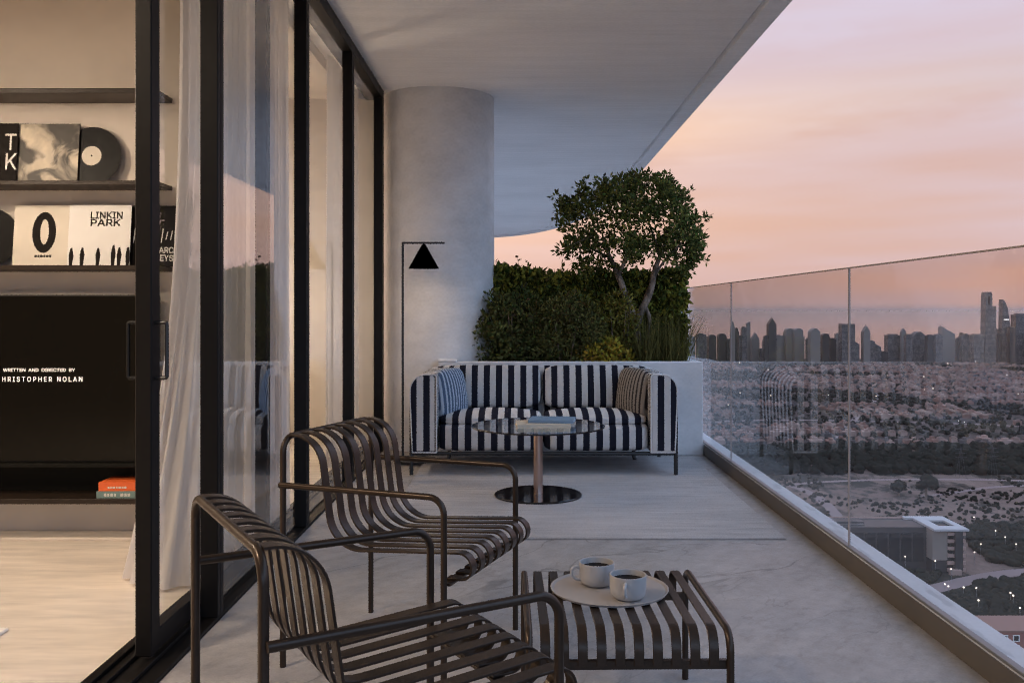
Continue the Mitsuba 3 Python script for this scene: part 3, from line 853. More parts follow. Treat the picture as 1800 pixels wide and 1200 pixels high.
put('shade', lathe([(0.004, 1.640), (0.016, 1.632), (0.113, 1.458), (0.111, 1.455), (0.014, 1.626), (0.004, 1.634), (0.004, 1.640)], 48, (sx, LY, 0)), 'm_black', lp, smooth=40)
a = np.arange(24) * 2 * PI / 24
dv = np.vstack([np.stack([sx + 0.085 * np.cos(a), LY + 0.085 * np.sin(a), np.full(24, 1.470)], 1), [[sx, LY, 1.470]]])
put('diffuser', trimesh.Trimesh(dv, [[24, (i + 1) % 24, i] for i in range(24)], process=False), 'm_white', lp, emitter=emit(16, 11.5, 7.0, 2.0))

so = thing('sofa', 'two-seat sofa in black and white awning stripes with a black tube frame', 'sofa')
SX, SF, SB = 0.163, 6.245, 7.06
HW = 0.92                                               # half width at the legs


def arm_mesh(sd):
    """An upholstered arm: a rounded section drawn out along y, soft front edge; uv.x runs round the section."""
    w, z0, z1 = 0.165, 0.166, 0.700
    x_out = SX + sd * (HW - 0.018)
    sec = fillet([(x_out - sd * w, 0, z0), (x_out - sd * w, 0, z1), (x_out + sd * 0.015, 0, z1), (x_out + sd * 0.015, 0, z1 - 0.18), (x_out + sd * 0.004, 0, z0 + 0.10), (x_out, 0, z0)], [0.02, 0.105, 0.2, 0.1], 10)
    sec = np.vstack([sec, fillet([sec[-1], sec[-1], sec[0]], 0)[1:]])
    sec = sec[np.r_[True, np.linalg.norm(np.diff(sec, axis=0), axis=1) > 1e-6]]
    return sec


def extrude_sec(sec, y0, y1, e=0.012):
    """Closed section (n, 3) with y ignored, drawn from y0 to y1 with a small rounded rim; side uv by y and x, ends by x."""
    s = sec[:, [0, 2]]
    c = s.mean(0)
    rings = []
    for yy, k in ((y0, e), (y0 + e * 0.3, e * 0.3), (y0 + e, 0.0), (y1 - e, 0.0), (y1, e)):
        dv = s - c
        sc = 1 - k / (np.abs(dv).max(0))
        r = c + dv * sc
        rings.append(np.stack([r[:, 0], np.full(len(s), yy), r[:, 1]], 1))
    n = len(s)
    v = np.vstack(rings); f = []
    for i in range(len(rings) - 1):
        for k in range(n):
            l = (k + 1) % n
            f += [[i * n + k, i * n + l, (i + 1) * n + l], [i * n + k, (i + 1) * n + l, (i + 1) * n + k]]
    per = np.r_[0, np.cumsum(np.linalg.norm(np.diff(s, axis=0), axis=1))]
    uvs = np.tile(np.stack([per, per * 0], 1), (len(rings), 1))
    uvs[:, 0] = v[:, 1]
    # ends
    ve = np.vstack([rings[0], rings[0].mean(0), rings[-1], rings[-1].mean(0)])
    o = len(v)
    for k in range(n):
        l = (k + 1) % n
        f += [[o + n, o + l, o + k], [o + 2 * n + 1, o + n + 1 + k, o + n + 1 + l]]
    uve = np.stack([ve[:, 0], ve[:, 2]], 1)
    m = trimesh.Trimesh(np.vstack([v, ve]), f, process=False)
    if m.volume < 0:
        m.invert()
    return m, np.vstack([uvs, uve])


for sd in (-1, 1):
    sec = arm_mesh(sd)
    m, uv = extrude_sec(sec, SF, SB)
    off = SX + sd * (HW - 0.018)
    uv = uv.copy(); uv[:, 0] = (uv[:, 0] - (off if True else 0)) * sd * -1 + 0.0905 * 0.42
    a_ = put('arm', m, 'm_stripe', so, smooth=True, uv=uv)
    pc = [(p[0], SF + 0.004, p[2]) for p in sec]
    put('piping', tube(np.array(pc), 0.0055, 8, closed=True), 'm_piping', a_, smooth=60)


def striped(name, mesh, off=0.0, sm=True):
    uv = np.stack([mesh.vertices[:, 0] - SX + off, mesh.vertices[:, 2]], 1)
    return put(name, mesh, 'm_stripe', so, smooth=sm, uv=uv)


IN = HW - 0.018 - 0.168
bk = cushion(2 * IN + 0.30, 0.12, 0.55, 0.0, p=12)
bk.apply_translation([SX, SB - 0.07, 0.165 + 0.275]); striped('back', bk)
for sd in (-1, 1):
    w = IN - 0.002
    m = cushion(w, 0.60, 0.188, 0.0, p=8); m.vertices[:, 1] -= 0.012 * np.clip(1 - (m.vertices[:, 0] / (w / 2)) ** 4, 0, 1) * np.clip(1 - (m.vertices[:, 2] / 0.095) ** 2, 0, 1) * (m.vertices[:, 1] < -0.2); m.apply_translation([SX + sd * (w / 2 + 0.0015), SF + 0.318, 0.261]); striped('seat_base', m, 0.0226)
    m = cushion(w - 0.016, 0.50, 0.064, 0.95, p=5); m.apply_translation([SX + sd * (w / 2 + 0.002), SF + 0.300, 0.376]); striped('seat_cushion', m, 0.0226)
    m = cushion(w - 0.01, 0.32, 0.15, 0.22, p=6)
    M = rot([1, 0, 0], 78, (SX + sd * (w / 2 + 0.004), SB - 0.20, 0.565)); m.apply_transform(M); striped('back_cushion', m, 0.0226 + sd * 0.02)
zr = 0.157
rail = [(SX - HW + 0.03, SF + 0.02, zr), (SX + HW - 0.03, SF + 0.02, zr), (SX + HW - 0.03, SB - 0.02, zr), (SX - HW + 0.03, SB - 0.02, zr)]
for a, b in ((0, 1), (1, 2), (2, 3), (3, 0)):
    put('rail', tube([rail[a], rail[b]], 0.013, 10), 'm_black', so, smooth=60)
for sd in (-1, 1):
    x = SX + sd * (HW - 0.010)
    for y, yt in ((SF + 0.020, 0.56), (SB - 0.03, 0.56)):
        put('leg', tube(fillet([(x, y, 0.011), (x, y, yt - 0.06), (x - sd * 0.05, y + 0.02, yt + 0.02)], 0.05, 5), 0.0140, 10), 'm_black', so, smooth=60)
    put('foot', tube([(SX + sd * 0.70, SB - 0.15, 0.155), (SX + sd * 0.70, SB - 0.16, 0.03), (SX + sd * 0.71, SB - 0.17, 0.011)], 0.014, 10), 'm_black', so, smooth=60)


def pillow(px, py, y, yaw, pitch, size, m_, label):
    k = thing('throw_pillow', label, 'pillow')
    m = cushion(size, size, 0.11, 0.55, p=4.5)
    uv = np.stack([m.vertices[:, 0], m.vertices[:, 1]], 1)
    M = trimesh.transformations.translation_matrix(at(px, py, y)) @ trimesh.transformations.rotation_matrix(math.radians(yaw), [0, 0, 1]) @ trimesh.transformations.rotation_matrix(math.radians(pitch), [1, 0, 0])
    m.apply_transform(M)
    put('cover', m, m_, k, smooth=True, uv=uv)
    return k


pillow(790, 692, 6.60, 64, 82, 0.37, 'm_pillow_blue', 'blue pillow with fine pale stripes against the sofa arm by the lamp')
pillow(1116, 691, 6.60, -64, 82, 0.37, 'm_pillow_tan', 'tan pillow with fine brown stripes against the sofa arm by the glass')

# ------------------------------------------------------------------ round table
tb = thing('side_table', 'round smoked glass table on a copper coloured stem and black disc', 'table')
BX, BY = (946 - CX) * 5.576 / F, 5.576
put('base', lathe([(0, 0.0115), (0.267, 0.0115), (0.267, 0.019), (0.263, 0.022), (0, 0.022)], 72, (BX, BY, 0)), 'm_gloss_black', tb, smooth=30)
put('stem', lathe([(0, 0.022), (0.029, 0.022), (0.029, 0.428), (0, 0.428)], 36, (BX, BY, 0)), 'm_copper', tb, smooth=40)
put('glass_top', lathe([(0, 0.4305), (0.404, 0.4305), (0.404, 0.4395), (0, 0.4395)], 72, (BX, BY, 0)), 'm_smoked', tb)
put('rim', lathe([(0.4045, 0.4305), (0.4070, 0.4315), (0.4070, 0.4385), (0.4045, 0.4395), (0.4045, 0.4305)], 72, (BX, BY, 0)), 'm_gloss_black', tb, smooth=50)
book('m_book_cream', BX - 0.135, BX + 0.185, BY - 0.15, BY + 0.07, 0.440, 0.463, 'thick pale cream and blue book at the bottom on the glass table', 4)
book('m_book_blue', BX - 0.05, BX + 0.225, BY - 0.10, BY + 0.12, 0.4635, 0.480, 'blue grey covered book lying on top on the glass table', -7)


# ------------------------------------------------------------------ slatted chairs and footstool
def strip(path, n0, width, t, o, e_w):
    """A flat bar of this width and thickness along a path (n, 3) that lies in a plane; e_w: direction of its width."""
    p = np.asarray(path, float)
    tg = np.gradient(p, axis=0); tg /= np.linalg.norm(tg, axis=1, keepdims=True)
    nn = np.cross(e_w, tg); nn /= np.linalg.norm(nn, axis=1, keepdims=True)
    c = 0.0012
    sec = [(-width / 2 + c, -t / 2), (width / 2 - c, -t / 2), (width / 2, -t / 2 + c), (width / 2, t / 2 - c), (width / 2 - c, t / 2), (-width / 2 + c, t / 2), (-width / 2, t / 2 - c), (-width / 2, -t / 2 + c)]
    k = len(sec); m = len(p)
    v = np.stack([p + np.asarray(e_w) * a + nn * b for a, b in sec], 1).reshape(-1, 3)
    f = []
    for i in range(m - 1):
        for a in range(k):
            b = (a + 1) % k
            f += [[i * k + a, i * k + b, (i + 1) * k + b], [i * k + a, (i + 1) * k + b, (i + 1) * k + a]]
    for a in range(1, k - 1):
        f += [[0, a + 1, a], [(m - 1) * k, (m - 1) * k + a, (m - 1) * k + a + 1]]
    out = trimesh.Trimesh(v, f, process=False)
    if out.volume < 0:
        out.invert()
    return out


def slatted_chair(cx, cy, t, label):
    k = thing('lounge_chair', label, 'chair', 'slatted metal lounge chairs')
    f = np.array([math.cos(t), math.sin(t), 0]); s = np.array([math.sin(t), -math.cos(t), 0])
    w, d, hr, ha, r = 0.5625, 0.5796, 0.7377, 0.588, 0.0098
    c = np.array([cx, cy, 0.0])
    W = lambda u, v, z: c + f * (u - d / 2) + s * v + np.array([0, 0, z])
    put('back_frame', tube(fillet([W(0, -w / 2, 0), W(0, -w / 2, hr), W(0, w / 2, hr), W(0, w / 2, 0)], 0.052, 9), r, 14), 'm_bronze', k, smooth=60)
    for sd in (-1, 1):
        v = sd * (w / 2 + 0.0196)
        put('arm_frame', tube(fillet([W(0.001, v, ha), W(d, v, ha), W(d, v, 0)], 0.05, 9), r, 14), 'm_bronze', k, smooth=60)
    put('front_rail', strip(np.array([W(d + 0.002, v_, 0.3285) for v_ in np.linspace(-w / 2 - 0.012, w / 2 + 0.012, 5)]), None, 0.034, 0.007, None, f), 'm_bronze', k, smooth=30)
    prof = fillet([(0.007, 0.7410), (0.112, 0.7440), (0.163, 0.383), (0.657, 0.418), (0.645, 0.3355), (0.568, 0.3355)], [0.105, 0.115, 0.042, 0.034], 10)
    e_w = s
    dense = []
    for a, b in zip(prof[:-1], prof[1:]):
        dense.append(a)
        for q in range(1, max(1, int(np.linalg.norm(b - a) / 0.06))):
            dense.append(a + (b - a) * q / max(1, int(np.linalg.norm(b - a) / 0.06)))
    dense.append(prof[-1])
    for i in range(8):
        v = (i - 3.5) * 0.0686
        put('slat', strip([W(u, v, z) for u, z in dense], None, 0.037, 0.006, None, e_w), 'm_bronze', k, smooth=30)
    return k


slatted_chair(-0.393, 3.0919, -0.3572, 'brown slatted metal lounge chair farther back, turned towards the footstool')
slatted_chair(-0.325, 1.9188, 0.5347, 'brown slatted metal lounge chair nearest the viewer, cut by the photo bottom')

ot = thing('footstool', 'brown slatted metal footstool that carries the tray of coffee', 'footstool')
OX, OY, OT, OW, OD, OH = 0.2686, 2.5478, 0.0178, 0.5026, 0.5658, 0.342
of = np.array([math.cos(OT), math.sin(OT), 0]); os_ = np.array([math.sin(OT), -math.cos(OT), 0])
O = lambda a, b, z: np.array([OX, OY, 0.0]) + of * a + os_ * b + np.array([0, 0, z])
for sd in (-1, 1):
    put('end_frame', tube(fillet([O(sd * OW / 2, -OD / 2, 0), O(sd * OW / 2, -OD / 2, OH), O(sd * OW / 2, OD / 2, OH), O(sd * OW / 2, OD / 2, 0)], 0.05, 9), 0.0098, 14), 'm_bronze', ot, smooth=60)
    put('cross_rail', box(-OW / 2 + 0.005, OW / 2 - 0.005, -0.009, 0.009, -0.011, 0.011, 0.002).apply_transform(rot([0, 0, 1], math.degrees(OT), O(0, sd * (OD / 2 - 0.014), 0.262))), 'm_bronze', ot)
pr = fillet([O(0, -OD / 2 + 0.002, 0.262), O(0, -OD / 2 + 0.002, OH + 0.006), O(0, OD / 2 - 0.002, OH + 0.006), O(0, OD / 2 - 0.002, 0.262)], 0.055, 10)
for i in range(10):
    put('slat', strip(pr + of * (i - 4.5) * 0.0468, None, 0.0245, 0.006, None, of), 'm_bronze', ot, smooth=30)

# ------------------------------------------------------------------ tray and cups
TZ = OH + 0.0092
tx, ty = (1071 - CX) * 2.585 / F, 2.585
put('tray', lathe([(0, 0), (0.150, 0), (0.162, 0.004), (0.167, 0.011), (0.1645, 0.0115), (0.158, 0.0065), (0, 0.0055)], 72, (tx, ty, TZ)), 'm_tray', smooth=35, label='round beige tray on the slatted footstool', cat='tray')


def cup(px, py, y, hand, label):
    k = thing('coffee_cup', label, 'cup')
    x = (px - CX) * y / F
    z = TZ + 0.0066
    R, Hh = 0.0505, 0.066
    prof = [(0, 0.0), (0.030, 0.0), (0.041, 0.004), (0.0475, 0.014), (0.0500, 0.030), (R, 0.060), (R, Hh - 0.001), (R - 0.0012, Hh), (R - 0.0030, Hh - 0.001), (R - 0.0038, 0.058),
            (0.0460, 0.030), (0.042, 0.014), (0.034, 0.0075), (0, 0.006)]
    put('bowl', lathe(prof, 56, (x, y, z)), 'm_ceramic', k, smooth=40)
    put('coffee', lathe([(0, 0.0440), (0.0452, 0.0440), (0.0462, 0.0500), (0, 0.0500)], 48, (x, y, z)), 'm_coffee', k, smooth=30)
    a = math.radians(hand)
    e = np.array([math.cos(a), math.sin(a), 0.0])
    q = [(0.0465, 0.050), (0.062, 0.055), (0.0745, 0.046), (0.073, 0.030), (0.062, 0.019), (0.0465, 0.017)]
    pts = [np.array([x, y, z]) + e * u + np.array([0, 0, v]) for u, v in q]
    put('handle', tube(fillet(pts, 0.008, 6), 0.0048, 10), 'm_ceramic', k, smooth=60)


cup(1049, 998, 2.622, 188, 'cup of black coffee at the back of the tray, handle to the side')
cup(1104, 1017, 2.500, 256, 'cup of black coffee at the front of the tray, handle towards the viewer')

# ------------------------------------------------------------------ the town below
put('ground', prism(Polygon([(-85000, -3000), (85000, -3000), (85000, 84000), (-85000, 84000)]), GZ - 1.0, GZ), 'm_ground', label='sandy ground of the town below with dark gardens', kind='structure')
put('sea', prism(Polygon([(-85000, 2930), (85000, 2930), (85000, 85500), (-85000, 85500)]), GZ + 0.01, GZ + 0.3), 'm_water', label='calm sea beyond the skyline towers', kind='structure')


def road(pts, w, lab):
    g = np.array([on_town(*p)[:2] for p in pts])
    from scipy.interpolate import CubicSpline
    t = np.linspace(0, 1, len(g))
    q = CubicSpline(t, g)(np.linspace(0, 1, 60))
    from shapely.geometry import LineString
    put('road', prism(LineString(q).buffer(w / 2, cap_style=2), GZ + 0.02, GZ + 0.12), 'm_road', label=lab, kind='structure')


road([(1235, 868), (1330, 858), (1460, 846), (1640, 842), (1850, 846)], 7, 'pale road along the dark tree belt')
road([(1380, 850), (1430, 870), (1470, 905), (1500, 960), (1560, 1030)], 9, 'pale road down beside the office block')
road([(1560, 1050), (1660, 1030), (1740, 1012), (1850, 1002)], 12, 'reddish road in front of the office block')
road([(1640, 1085), (1720, 1102), (1790, 1112), (1900, 1130)], 12, 'reddish road near the brick building')
road([(1250, 742), (1400, 738), (1560, 741), (1700, 745), (1850, 752)], 10, 'wide pale road through the low houses')
road([(1470, 770), (1520, 720), (1550, 690), (1572, 665), (1585, 650)], 9, 'straight pale road from the tree belt towards the skyline')
road([(1620, 872), (1700, 862), (1760, 855), (1900, 852)], 6, 'winding pale track across the scrub land')


def hut(w, d, h, roof):
    """A low house: walls, flat parapet roof or hipped roof; base at z=0."""
    if roof:
        b = box(-w / 2, w / 2, -d / 2, d / 2, 0, h)
        e = 0.5
        v = np.array([[-w / 2 - e, -d / 2 - e, h], [w / 2 + e, -d / 2 - e, h], [w / 2 + e, d / 2 + e, h], [-w / 2 - e, d / 2 + e, h], [-w * 0.2, 0, h + 2.4], [w * 0.2, 0, h + 2.4]])
        f = [[0, 1, 5], [0, 5, 4], [1, 2, 5], [2, 3, 4], [2, 4, 5], [3, 0, 4], [0, 2, 1], [0, 3, 2]]
        return b, trimesh.Trimesh(v, f, process=False)
    b = box(-w / 2, w / 2, -d / 2, d / 2, 0, h)
    return b, box(-w * 0.25, w * 0.15, -d * 0.3, d * 0.2, h, h + 2.6)


rt = np.random.default_rng(77)
VM = ['m_villa', 'm_villa_pale', 'm_villa_grey']
spots = []
y = 1075.0
while y < 2640:
    x = 0.06 * y
    while x < 0.74 * y:
        px, py = x + rt.normal(0, 2), y + 6 * math.sin(x / 130.0 + y) + rt.normal(0, 1.5)
        gap = meshkit.noise(np.array([[px / 130, py / 170, 1.0]]), 3)[0]
        park = meshkit.noise(np.array([[px / 260, py / 330, 7.0]]), 5)[0]
        row = abs(py - 160 * F / 199) < 22                     # the wide road
        if gap > 0.34 and park > 0.27 and not row:
            spots.append((px, py))
        x += rt.uniform(11, 20)
    y += rt.choice([17, 20, 22, 42]) + rt.uniform(0, 6)
vis = [s for s in spots if 0.195 < s[0] / s[1] < 0.57]
vis.sort(key=lambda s: s[1])
single = set(vis[:290])
rest = {m: [] for m in ('m_villa', 'm_villa_pale', 'm_villa_grey', 'm_villa_roof')}
protos = []
for i in range(14):
    w, d, h = (rt.uniform(15, 24), rt.uniform(9, 12), rt.uniform(5, 9)) if i in (0, 4) else (rt.uniform(6, 11), rt.uniform(6, 10), rt.uniform(3.4, 5.8))
    a, b = hut(w, d, h, i % 2)
    protos.append((mikit.ply(a, VM[i % 3]), mikit.ply(b, 'm_villa_roof' if i % 2 else VM[i % 3]), a, b, i))
for s in spots:
    i = rt.integers(0, 14); ang = rt.choice([0, 0, 90, 8]) + rt.normal(0, 4)
    A = T().translate([s[0], s[1], GZ]).rotate([0, 0, 1], float(ang))
    if s in single:
        k = thing('villa', 'low pale house among dark garden trees between tree belt and skyline', 'house', 'low houses of the town below')
        scene[k + '__wall'] = {**protos[i][0], 'to_world': A}
        scene[k + '__roof'] = {**protos[i][1], 'to_world': A}
    else:
        M = rot([0, 0, 1], float(ang), (s[0], s[1], GZ))
        rest[VM[i % 3]].append(move(protos[i][2], M))
        rest['m_villa_roof' if i % 2 else VM[i % 3]].append(move(protos[i][3], M))
hs = thing('houses', 'far mass of low pale houses towards the skyline', 'houses', kind='stuff')
for m_, ms in rest.items():
    put('wall' if m_ != 'm_villa_roof' else 'roof', cat(ms), m_, hs)

# trees of the town: round clumps with a broken outline
base_ball = trimesh.creation.icosphere(subdivisions=1)
balls = []
for i in range(8):
    v = base_ball.vertices * (1 + 0.55 * (meshkit.noise(base_ball.vertices * 2.2 + i * 7, i)[:, None] - 0.5))
    v = v * [1, 1, 0.8]
    balls.append(v)


def tree_mass(name, pts, sizes, label):
    V, Fc, o = [], [], 0
    for (x, yy), s in zip(pts, sizes):
        b = balls[rt.integers(0, 8)] * s
        a = rt.uniform(0, 2 * PI)
        b = np.stack([b[:, 0] * math.cos(a) - b[:, 1] * math.sin(a), b[:, 0] * math.sin(a) + b[:, 1] * math.cos(a), b[:, 2]], 1)
        V.append(b + [x, yy, GZ + s * 0.62]); Fc.append(base_ball.faces + o); o += len(b)
    put(name, trimesh.Trimesh(np.vstack(V), np.vstack(Fc), process=False), 'm_town_tree', smooth=True, label=label, cat='trees', kind='stuff')


pts, sz = [], []
for _ in range(11000):
    yy = 1060 + 1600 * rt.uniform(0, 1) ** 0.8
    x = rt.uniform(0.06, 0.74) * yy
    park = meshkit.noise(np.array([[x / 260, yy / 330, 7.0]]), 5)[0]
    if park < 0.3 or rt.uniform() < 0.7:
        pts.append((x, yy)); sz.append(rt.uniform(1.6, 4.2))
tree_mass('garden_trees', pts, sz, 'dark garden trees scattered between the low houses')
pts, sz = [], []
for _ in range(1900):
    yy = rt.uniform(880, 1050); x = rt.uniform(0.05, 0.78) * yy
    pts.append((x, yy)); sz.append(rt.uniform(3.0, 6.5))
tree_mass('tree_belt', pts, sz, 'dense dark belt of trees across the plain below')
pts, sz = [], []
for _ in range(2600):
    yy = rt.uniform(610, 880); x = rt.uniform(0.1, 0.75) * yy
    if meshkit.fbm(np.array([[x / 60, yy / 60, 3.0]]), 3, 9)[0] > 0.47:
        pts.append((x, yy)); sz.append(rt.uniform(0.7, 1.9))
tree_mass('scrub', pts, sz, 'low dark scrub dotted over the sandy land')


def patch(pix, n, s0, s1, name, label):
    g = Polygon([on_town(*p)[:2] for p in pix])
    x0, y0, x1, y1 = g.bounds
    from shapely.geometry import Point
    pts, sz = [], []
    while len(pts) < n:
        q = (rt.uniform(x0, x1), rt.uniform(y0, y1))
        if g.contains(Point(q)):
            pts.append(q); sz.append(rt.uniform(s0, s1))
    tree_mass(name, pts, sz, label)


patch([(1700, 928), (1790, 925), (1900, 930), (1950, 985), (1800, 1000), (1740, 990), (1705, 960)], 420, 2.0, 4.4, 'grove', 'dark grove of trees beside the office block')
patch([(1650, 1060), (1740, 1028), (1850, 1012), (2000, 1020), (2000, 1085), (1830, 1092), (1700, 1092)], 620, 1.8, 4.0, 'grove', 'dark grove of trees below the reddish road')
patch([(1560, 1000), (1650, 1010), (1640, 1025), (1580, 1030)], 60, 1.5, 2.6, 'grove', 'strip of dark trees at the foot of the office block')


def lone_tree(px, py, s, label):
    k = thing('town_tree', label, 'tree')
    q = on_town(px, py)
    ms = []
    for i in range(7):
        m = trimesh.Trimesh(balls[i % 8] * s * rt.uniform(0.4, 0.6), base_ball.faces, process=False)
        m.apply_translation([q[0] + rt.normal(0, s * 0.4), q[1] + rt.normal(0, s * 0.4), GZ + s * rt.uniform(0.9, 1.6)]); ms.append(m)
    put('crown', cat(ms), 'm_town_tree', k, smooth=True)
    put('trunk', tube([(q[0], q[1], GZ), (q[0], q[1], GZ + s)], s * 0.09, 6), 'm_bark', k)


lone_tree(1580, 871, 7.5, 'smaller of two round trees standing alone on the scrub land')
lone_tree(1628, 875, 11.0, 'larger of two round trees standing alone on the scrub land')

# office block
ob = thing('office_block', 'long dark office block with a white framed roof end', 'building')
g0 = GZ
put('main_body', box(165, 250, 560, 583, g0, g0 + 26.0), 'm_tower_dark', ob)
put('roof_edge', box(164, 250.5, 583.05, 584, g0, g0 + 27.0), 'm_villa_pale', ob)
for i in range(11):
    put('window_strip', box(168 + i * 7.4, 174.2 + i * 7.4, 559.7, 560.1, g0 + 5.0, g0 + 22.5), 'm_dark_glass', ob)
put('roof_plant', box(190, 214, 566, 576, g0 + 26.02, g0 + 28.0), 'm_tower', ob)
put('end_wall', box(250.05, 259, 551.5, 583, g0 + 8, g0 + 26.0), 'm_end_wall', ob)
put('end_base', box(250.05, 259, 552.2, 583, g0, g0 + 7.98), 'm_tower_dark', ob)
for i in range(6):
    put('floor_slab', box(259.05, 270, 551, 583, g0 + 1.0 + i * 4.4, g0 + 2.9 + i * 4.4), 'm_villa_pale', ob)
put('recessed_glass', box(259.06, 269.4, 553, 582.8, g0 + 0.2, g0 + 25.8), 'm_dark_glass', ob)
put('stair_tower', box(263, 267.5, 549.6, 558, g0, g0 + 25.6), 'm_tower_dark', ob)
rf = unary_union([Polygon([(250, 549), (271, 549), (271, 584.2), (245, 584.2), (245, 580), (250, 580)])]).difference(Polygon([(256.5, 558), (266.5, 558), (266.5, 573), (256.5, 573)]))
put('roof_frame', prism(rf, g0 + 26.05, g0 + 27.3), 'm_roof_pale', ob)
put('entrance', box(259, 266, 547.5, 550, g0, g0 + 3.0), 'm_villa_pale', ob)

bb = thing('brick_building', 'small reddish building with white window frames in the lower corner', 'building')
q = on_town(1752, 1150)
bx, by = q[0], q[1]
put('wall', box(bx, bx + 34, by, by + 20, g0, g0 + 10.5), 'm_brick', bb)
put('roof_slab', box(bx - 0.5, bx + 34.5, by - 0.5, by + 20.5, g0 + 10.55, g0 + 11.3), 'm_villa', bb)
for i in range(6):
    for j in range(2):
        w_ = put('window', box(bx + 2.2 + i * 5.3, bx + 5.2 + i * 5.3, by - 0.25, by + 0.1, g0 + 1.6 + j * 4.6, g0 + 4.6 + j * 4.6), 'm_white', bb)
        put('glass', box(bx + 2.6 + i * 5.3, bx + 4.8 + i * 5.3, by - 0.3, by - 0.26, g0 + 2.0 + j * 4.6, g0 + 4.2 + j * 4.6), 'm_dark_glass', w_)

# pylons
for px, py, lab in ((1689, 838, 'faint steel power pylon before the tree belt, nearer the office block'), (1745, 836, 'faint steel power pylon before the tree belt, nearer the photo edge')):
    k = thing('pylon', lab, 'pylon')
    q = on_town(px, py)
    ht = 30.0
    for sx_, sy_ in ((-1, -1), (1, -1), (1, 1), (-1, 1)):
        put('leg', tube([(q[0] + sx_ * 3.4, q[1] + sy_ * 3.4, GZ), (q[0] + sx_ * 0.6, q[1] + sy_ * 0.6, GZ + ht * 0.8), (q[0], q[1], GZ + ht)], 0.15, 5), 'm_dull_steel', k)
    for zz in (0.62, 0.75, 0.88):
        put('cross_arm', box(q[0] - 5.5, q[0] + 5.5, q[1] - 0.2, q[1] + 0.2, GZ + ht * zz, GZ + ht * zz + 0.35), 'm_dull_steel', k)

# street lamps
lamp_head = trimesh.creation.icosphere(subdivisions=1, radius=0.48)
lamp_pts = [(1500, 951), (1591, 1001), (1644, 1009), (1672, 1024), (1661, 1052), (1667, 1056), (1694, 1058), (1716, 1059), (1720, 1082), (1776, 1068), (1781, 1073), (1793, 1096), (1750, 953), (1767, 965), (1786, 978),
            (1724, 978), (1713, 993), (1712, 928), (1577, 949), (1301, 698), (1355, 703), (1640, 690), (1625, 692), (1350, 655), (1456, 702), (1695, 752), (1685, 750), (1624, 668), (1540, 704), (1280, 720), (1715, 640),
            (1666, 644), (1300, 630 + 12), (1770, 665), (1790, 700), (1560, 665), (1397, 669)]
for px, py in lamp_pts:
    q = on_town(px, py)
    k = thing('street_lamp', 'lit white street lamp in the town below', 'street lamp', 'lit street lamps of the town')
    far = max(1.0, q[1] / 900.0)
    ms = lamp_head.copy(); ms.apply_scale(far); ms.apply_translation([q[0], q[1], GZ + 8.2])
    put('pole', tube([(q[0], q[1], GZ), (q[0], q[1], GZ + 7.7)], 0.12, 5), 'm_steel', k)
    put('head', ms, 'm_white', k, emitter=emit(2.2, 1.85, 1.45, 0.03))

# ------------------------------------------------------------------ air
scene['air'] = {'type': 'homogeneous', 'albedo': rgb(0.97, 0.68, 0.54), 'sigma_t': HAZE}
scene['haze'] = {'type': 'cube', 'to_world': T().translate([0, 40000, GZ / 2 + 34]).scale([88000, 46500, -GZ / 2 + 38]), 'bsdf': {'type': 'null'}, 'interior': {'type': 'ref', 'id': 'air'}}
labels['haze'] = {'label': 'thin warm evening haze over the town', 'category': 'haze', 'kind': 'stuff'}

# ------------------------------------------------------------------ skyline towers: x0, x1, top (pixels), crown
SKY = [(1205, 1222, 590, 'flat'), (1226, 1241, 586, 'flat'), (1246, 1259, 588, 'dome'), (1263, 1277, 586, 'dome'), (1278, 1285, 595, 'flat'), (1285, 1292, 565, 'step'), (1292, 1299, 575, 'step'), (1299, 1306, 589, 'flat'),
       (1304, 1313, 574, 'flat'), (1313, 1319, 565, 'slant'), (1322, 1335, 585, 'point'), (1335, 1343, 612, 'flat'), (1344, 1351, 589, 'flat'), (1351, 1365, 559, 'point'), (1365, 1374, 588, 'flat'), (1374, 1382, 586, 'spire'),
       (1382, 1397, 577, 'dome'), (1397, 1412, 577, 'dome'), (1418, 1425, 594, 'flat'), (1425, 1442, 577, 'shoulder'), (1446, 1458, 586, 'dome'), (1460, 1470, 594, 'flat'), (1470, 1480, 585, 'flat'), (1480, 1503, 569, 'twin'),
       (1498, 1511, 597, 'slant'), (1518, 1530, 573, 'point'), (1530, 1538, 598, 'flat'), (1538, 1549, 603, 'slant'), (1549, 1561, 617, 'flat'), (1561, 1584, 587, 'flat'), (1585, 1593, 577, 'point'), (1593, 1604, 587, 'flat'),
       (1605, 1628, 583, 'shoulder'), (1631, 1643, 588, 'flat'), (1645, 1657, 587, 'flat'), (1657, 1679, 572, 'sail'), (1681, 1690, 594, 'flat'), (1690, 1709, 586, 'step'), (1712, 1730, 587, 'flat'), (1732, 1751, 513, 'hole'),
       (1743, 1757, 577, 'dome'), (1754, 1761, 587, 'flat'), (1761, 1775, 526, 'blade'), (1775, 1786, 574, 'flat'), (1786, 1806, 551, 'flat'), (1812, 1830, 585, 'dome'), (1836, 1850, 570, 'step'), (1856, 1880, 590, 'flat')]
KIND = {'flat': 'flat-topped', 'dome': 'round-topped', 'step': 'slim stepped', 'slant': 'slant-topped', 'point': 'pointed', 'spire': 'spired', 'shoulder': 'broad-shouldered', 'twin': 'twin-shafted', 'sail': 'sail-shaped',
        'hole': 'tallest', 'blade': 'blade-shaped'}
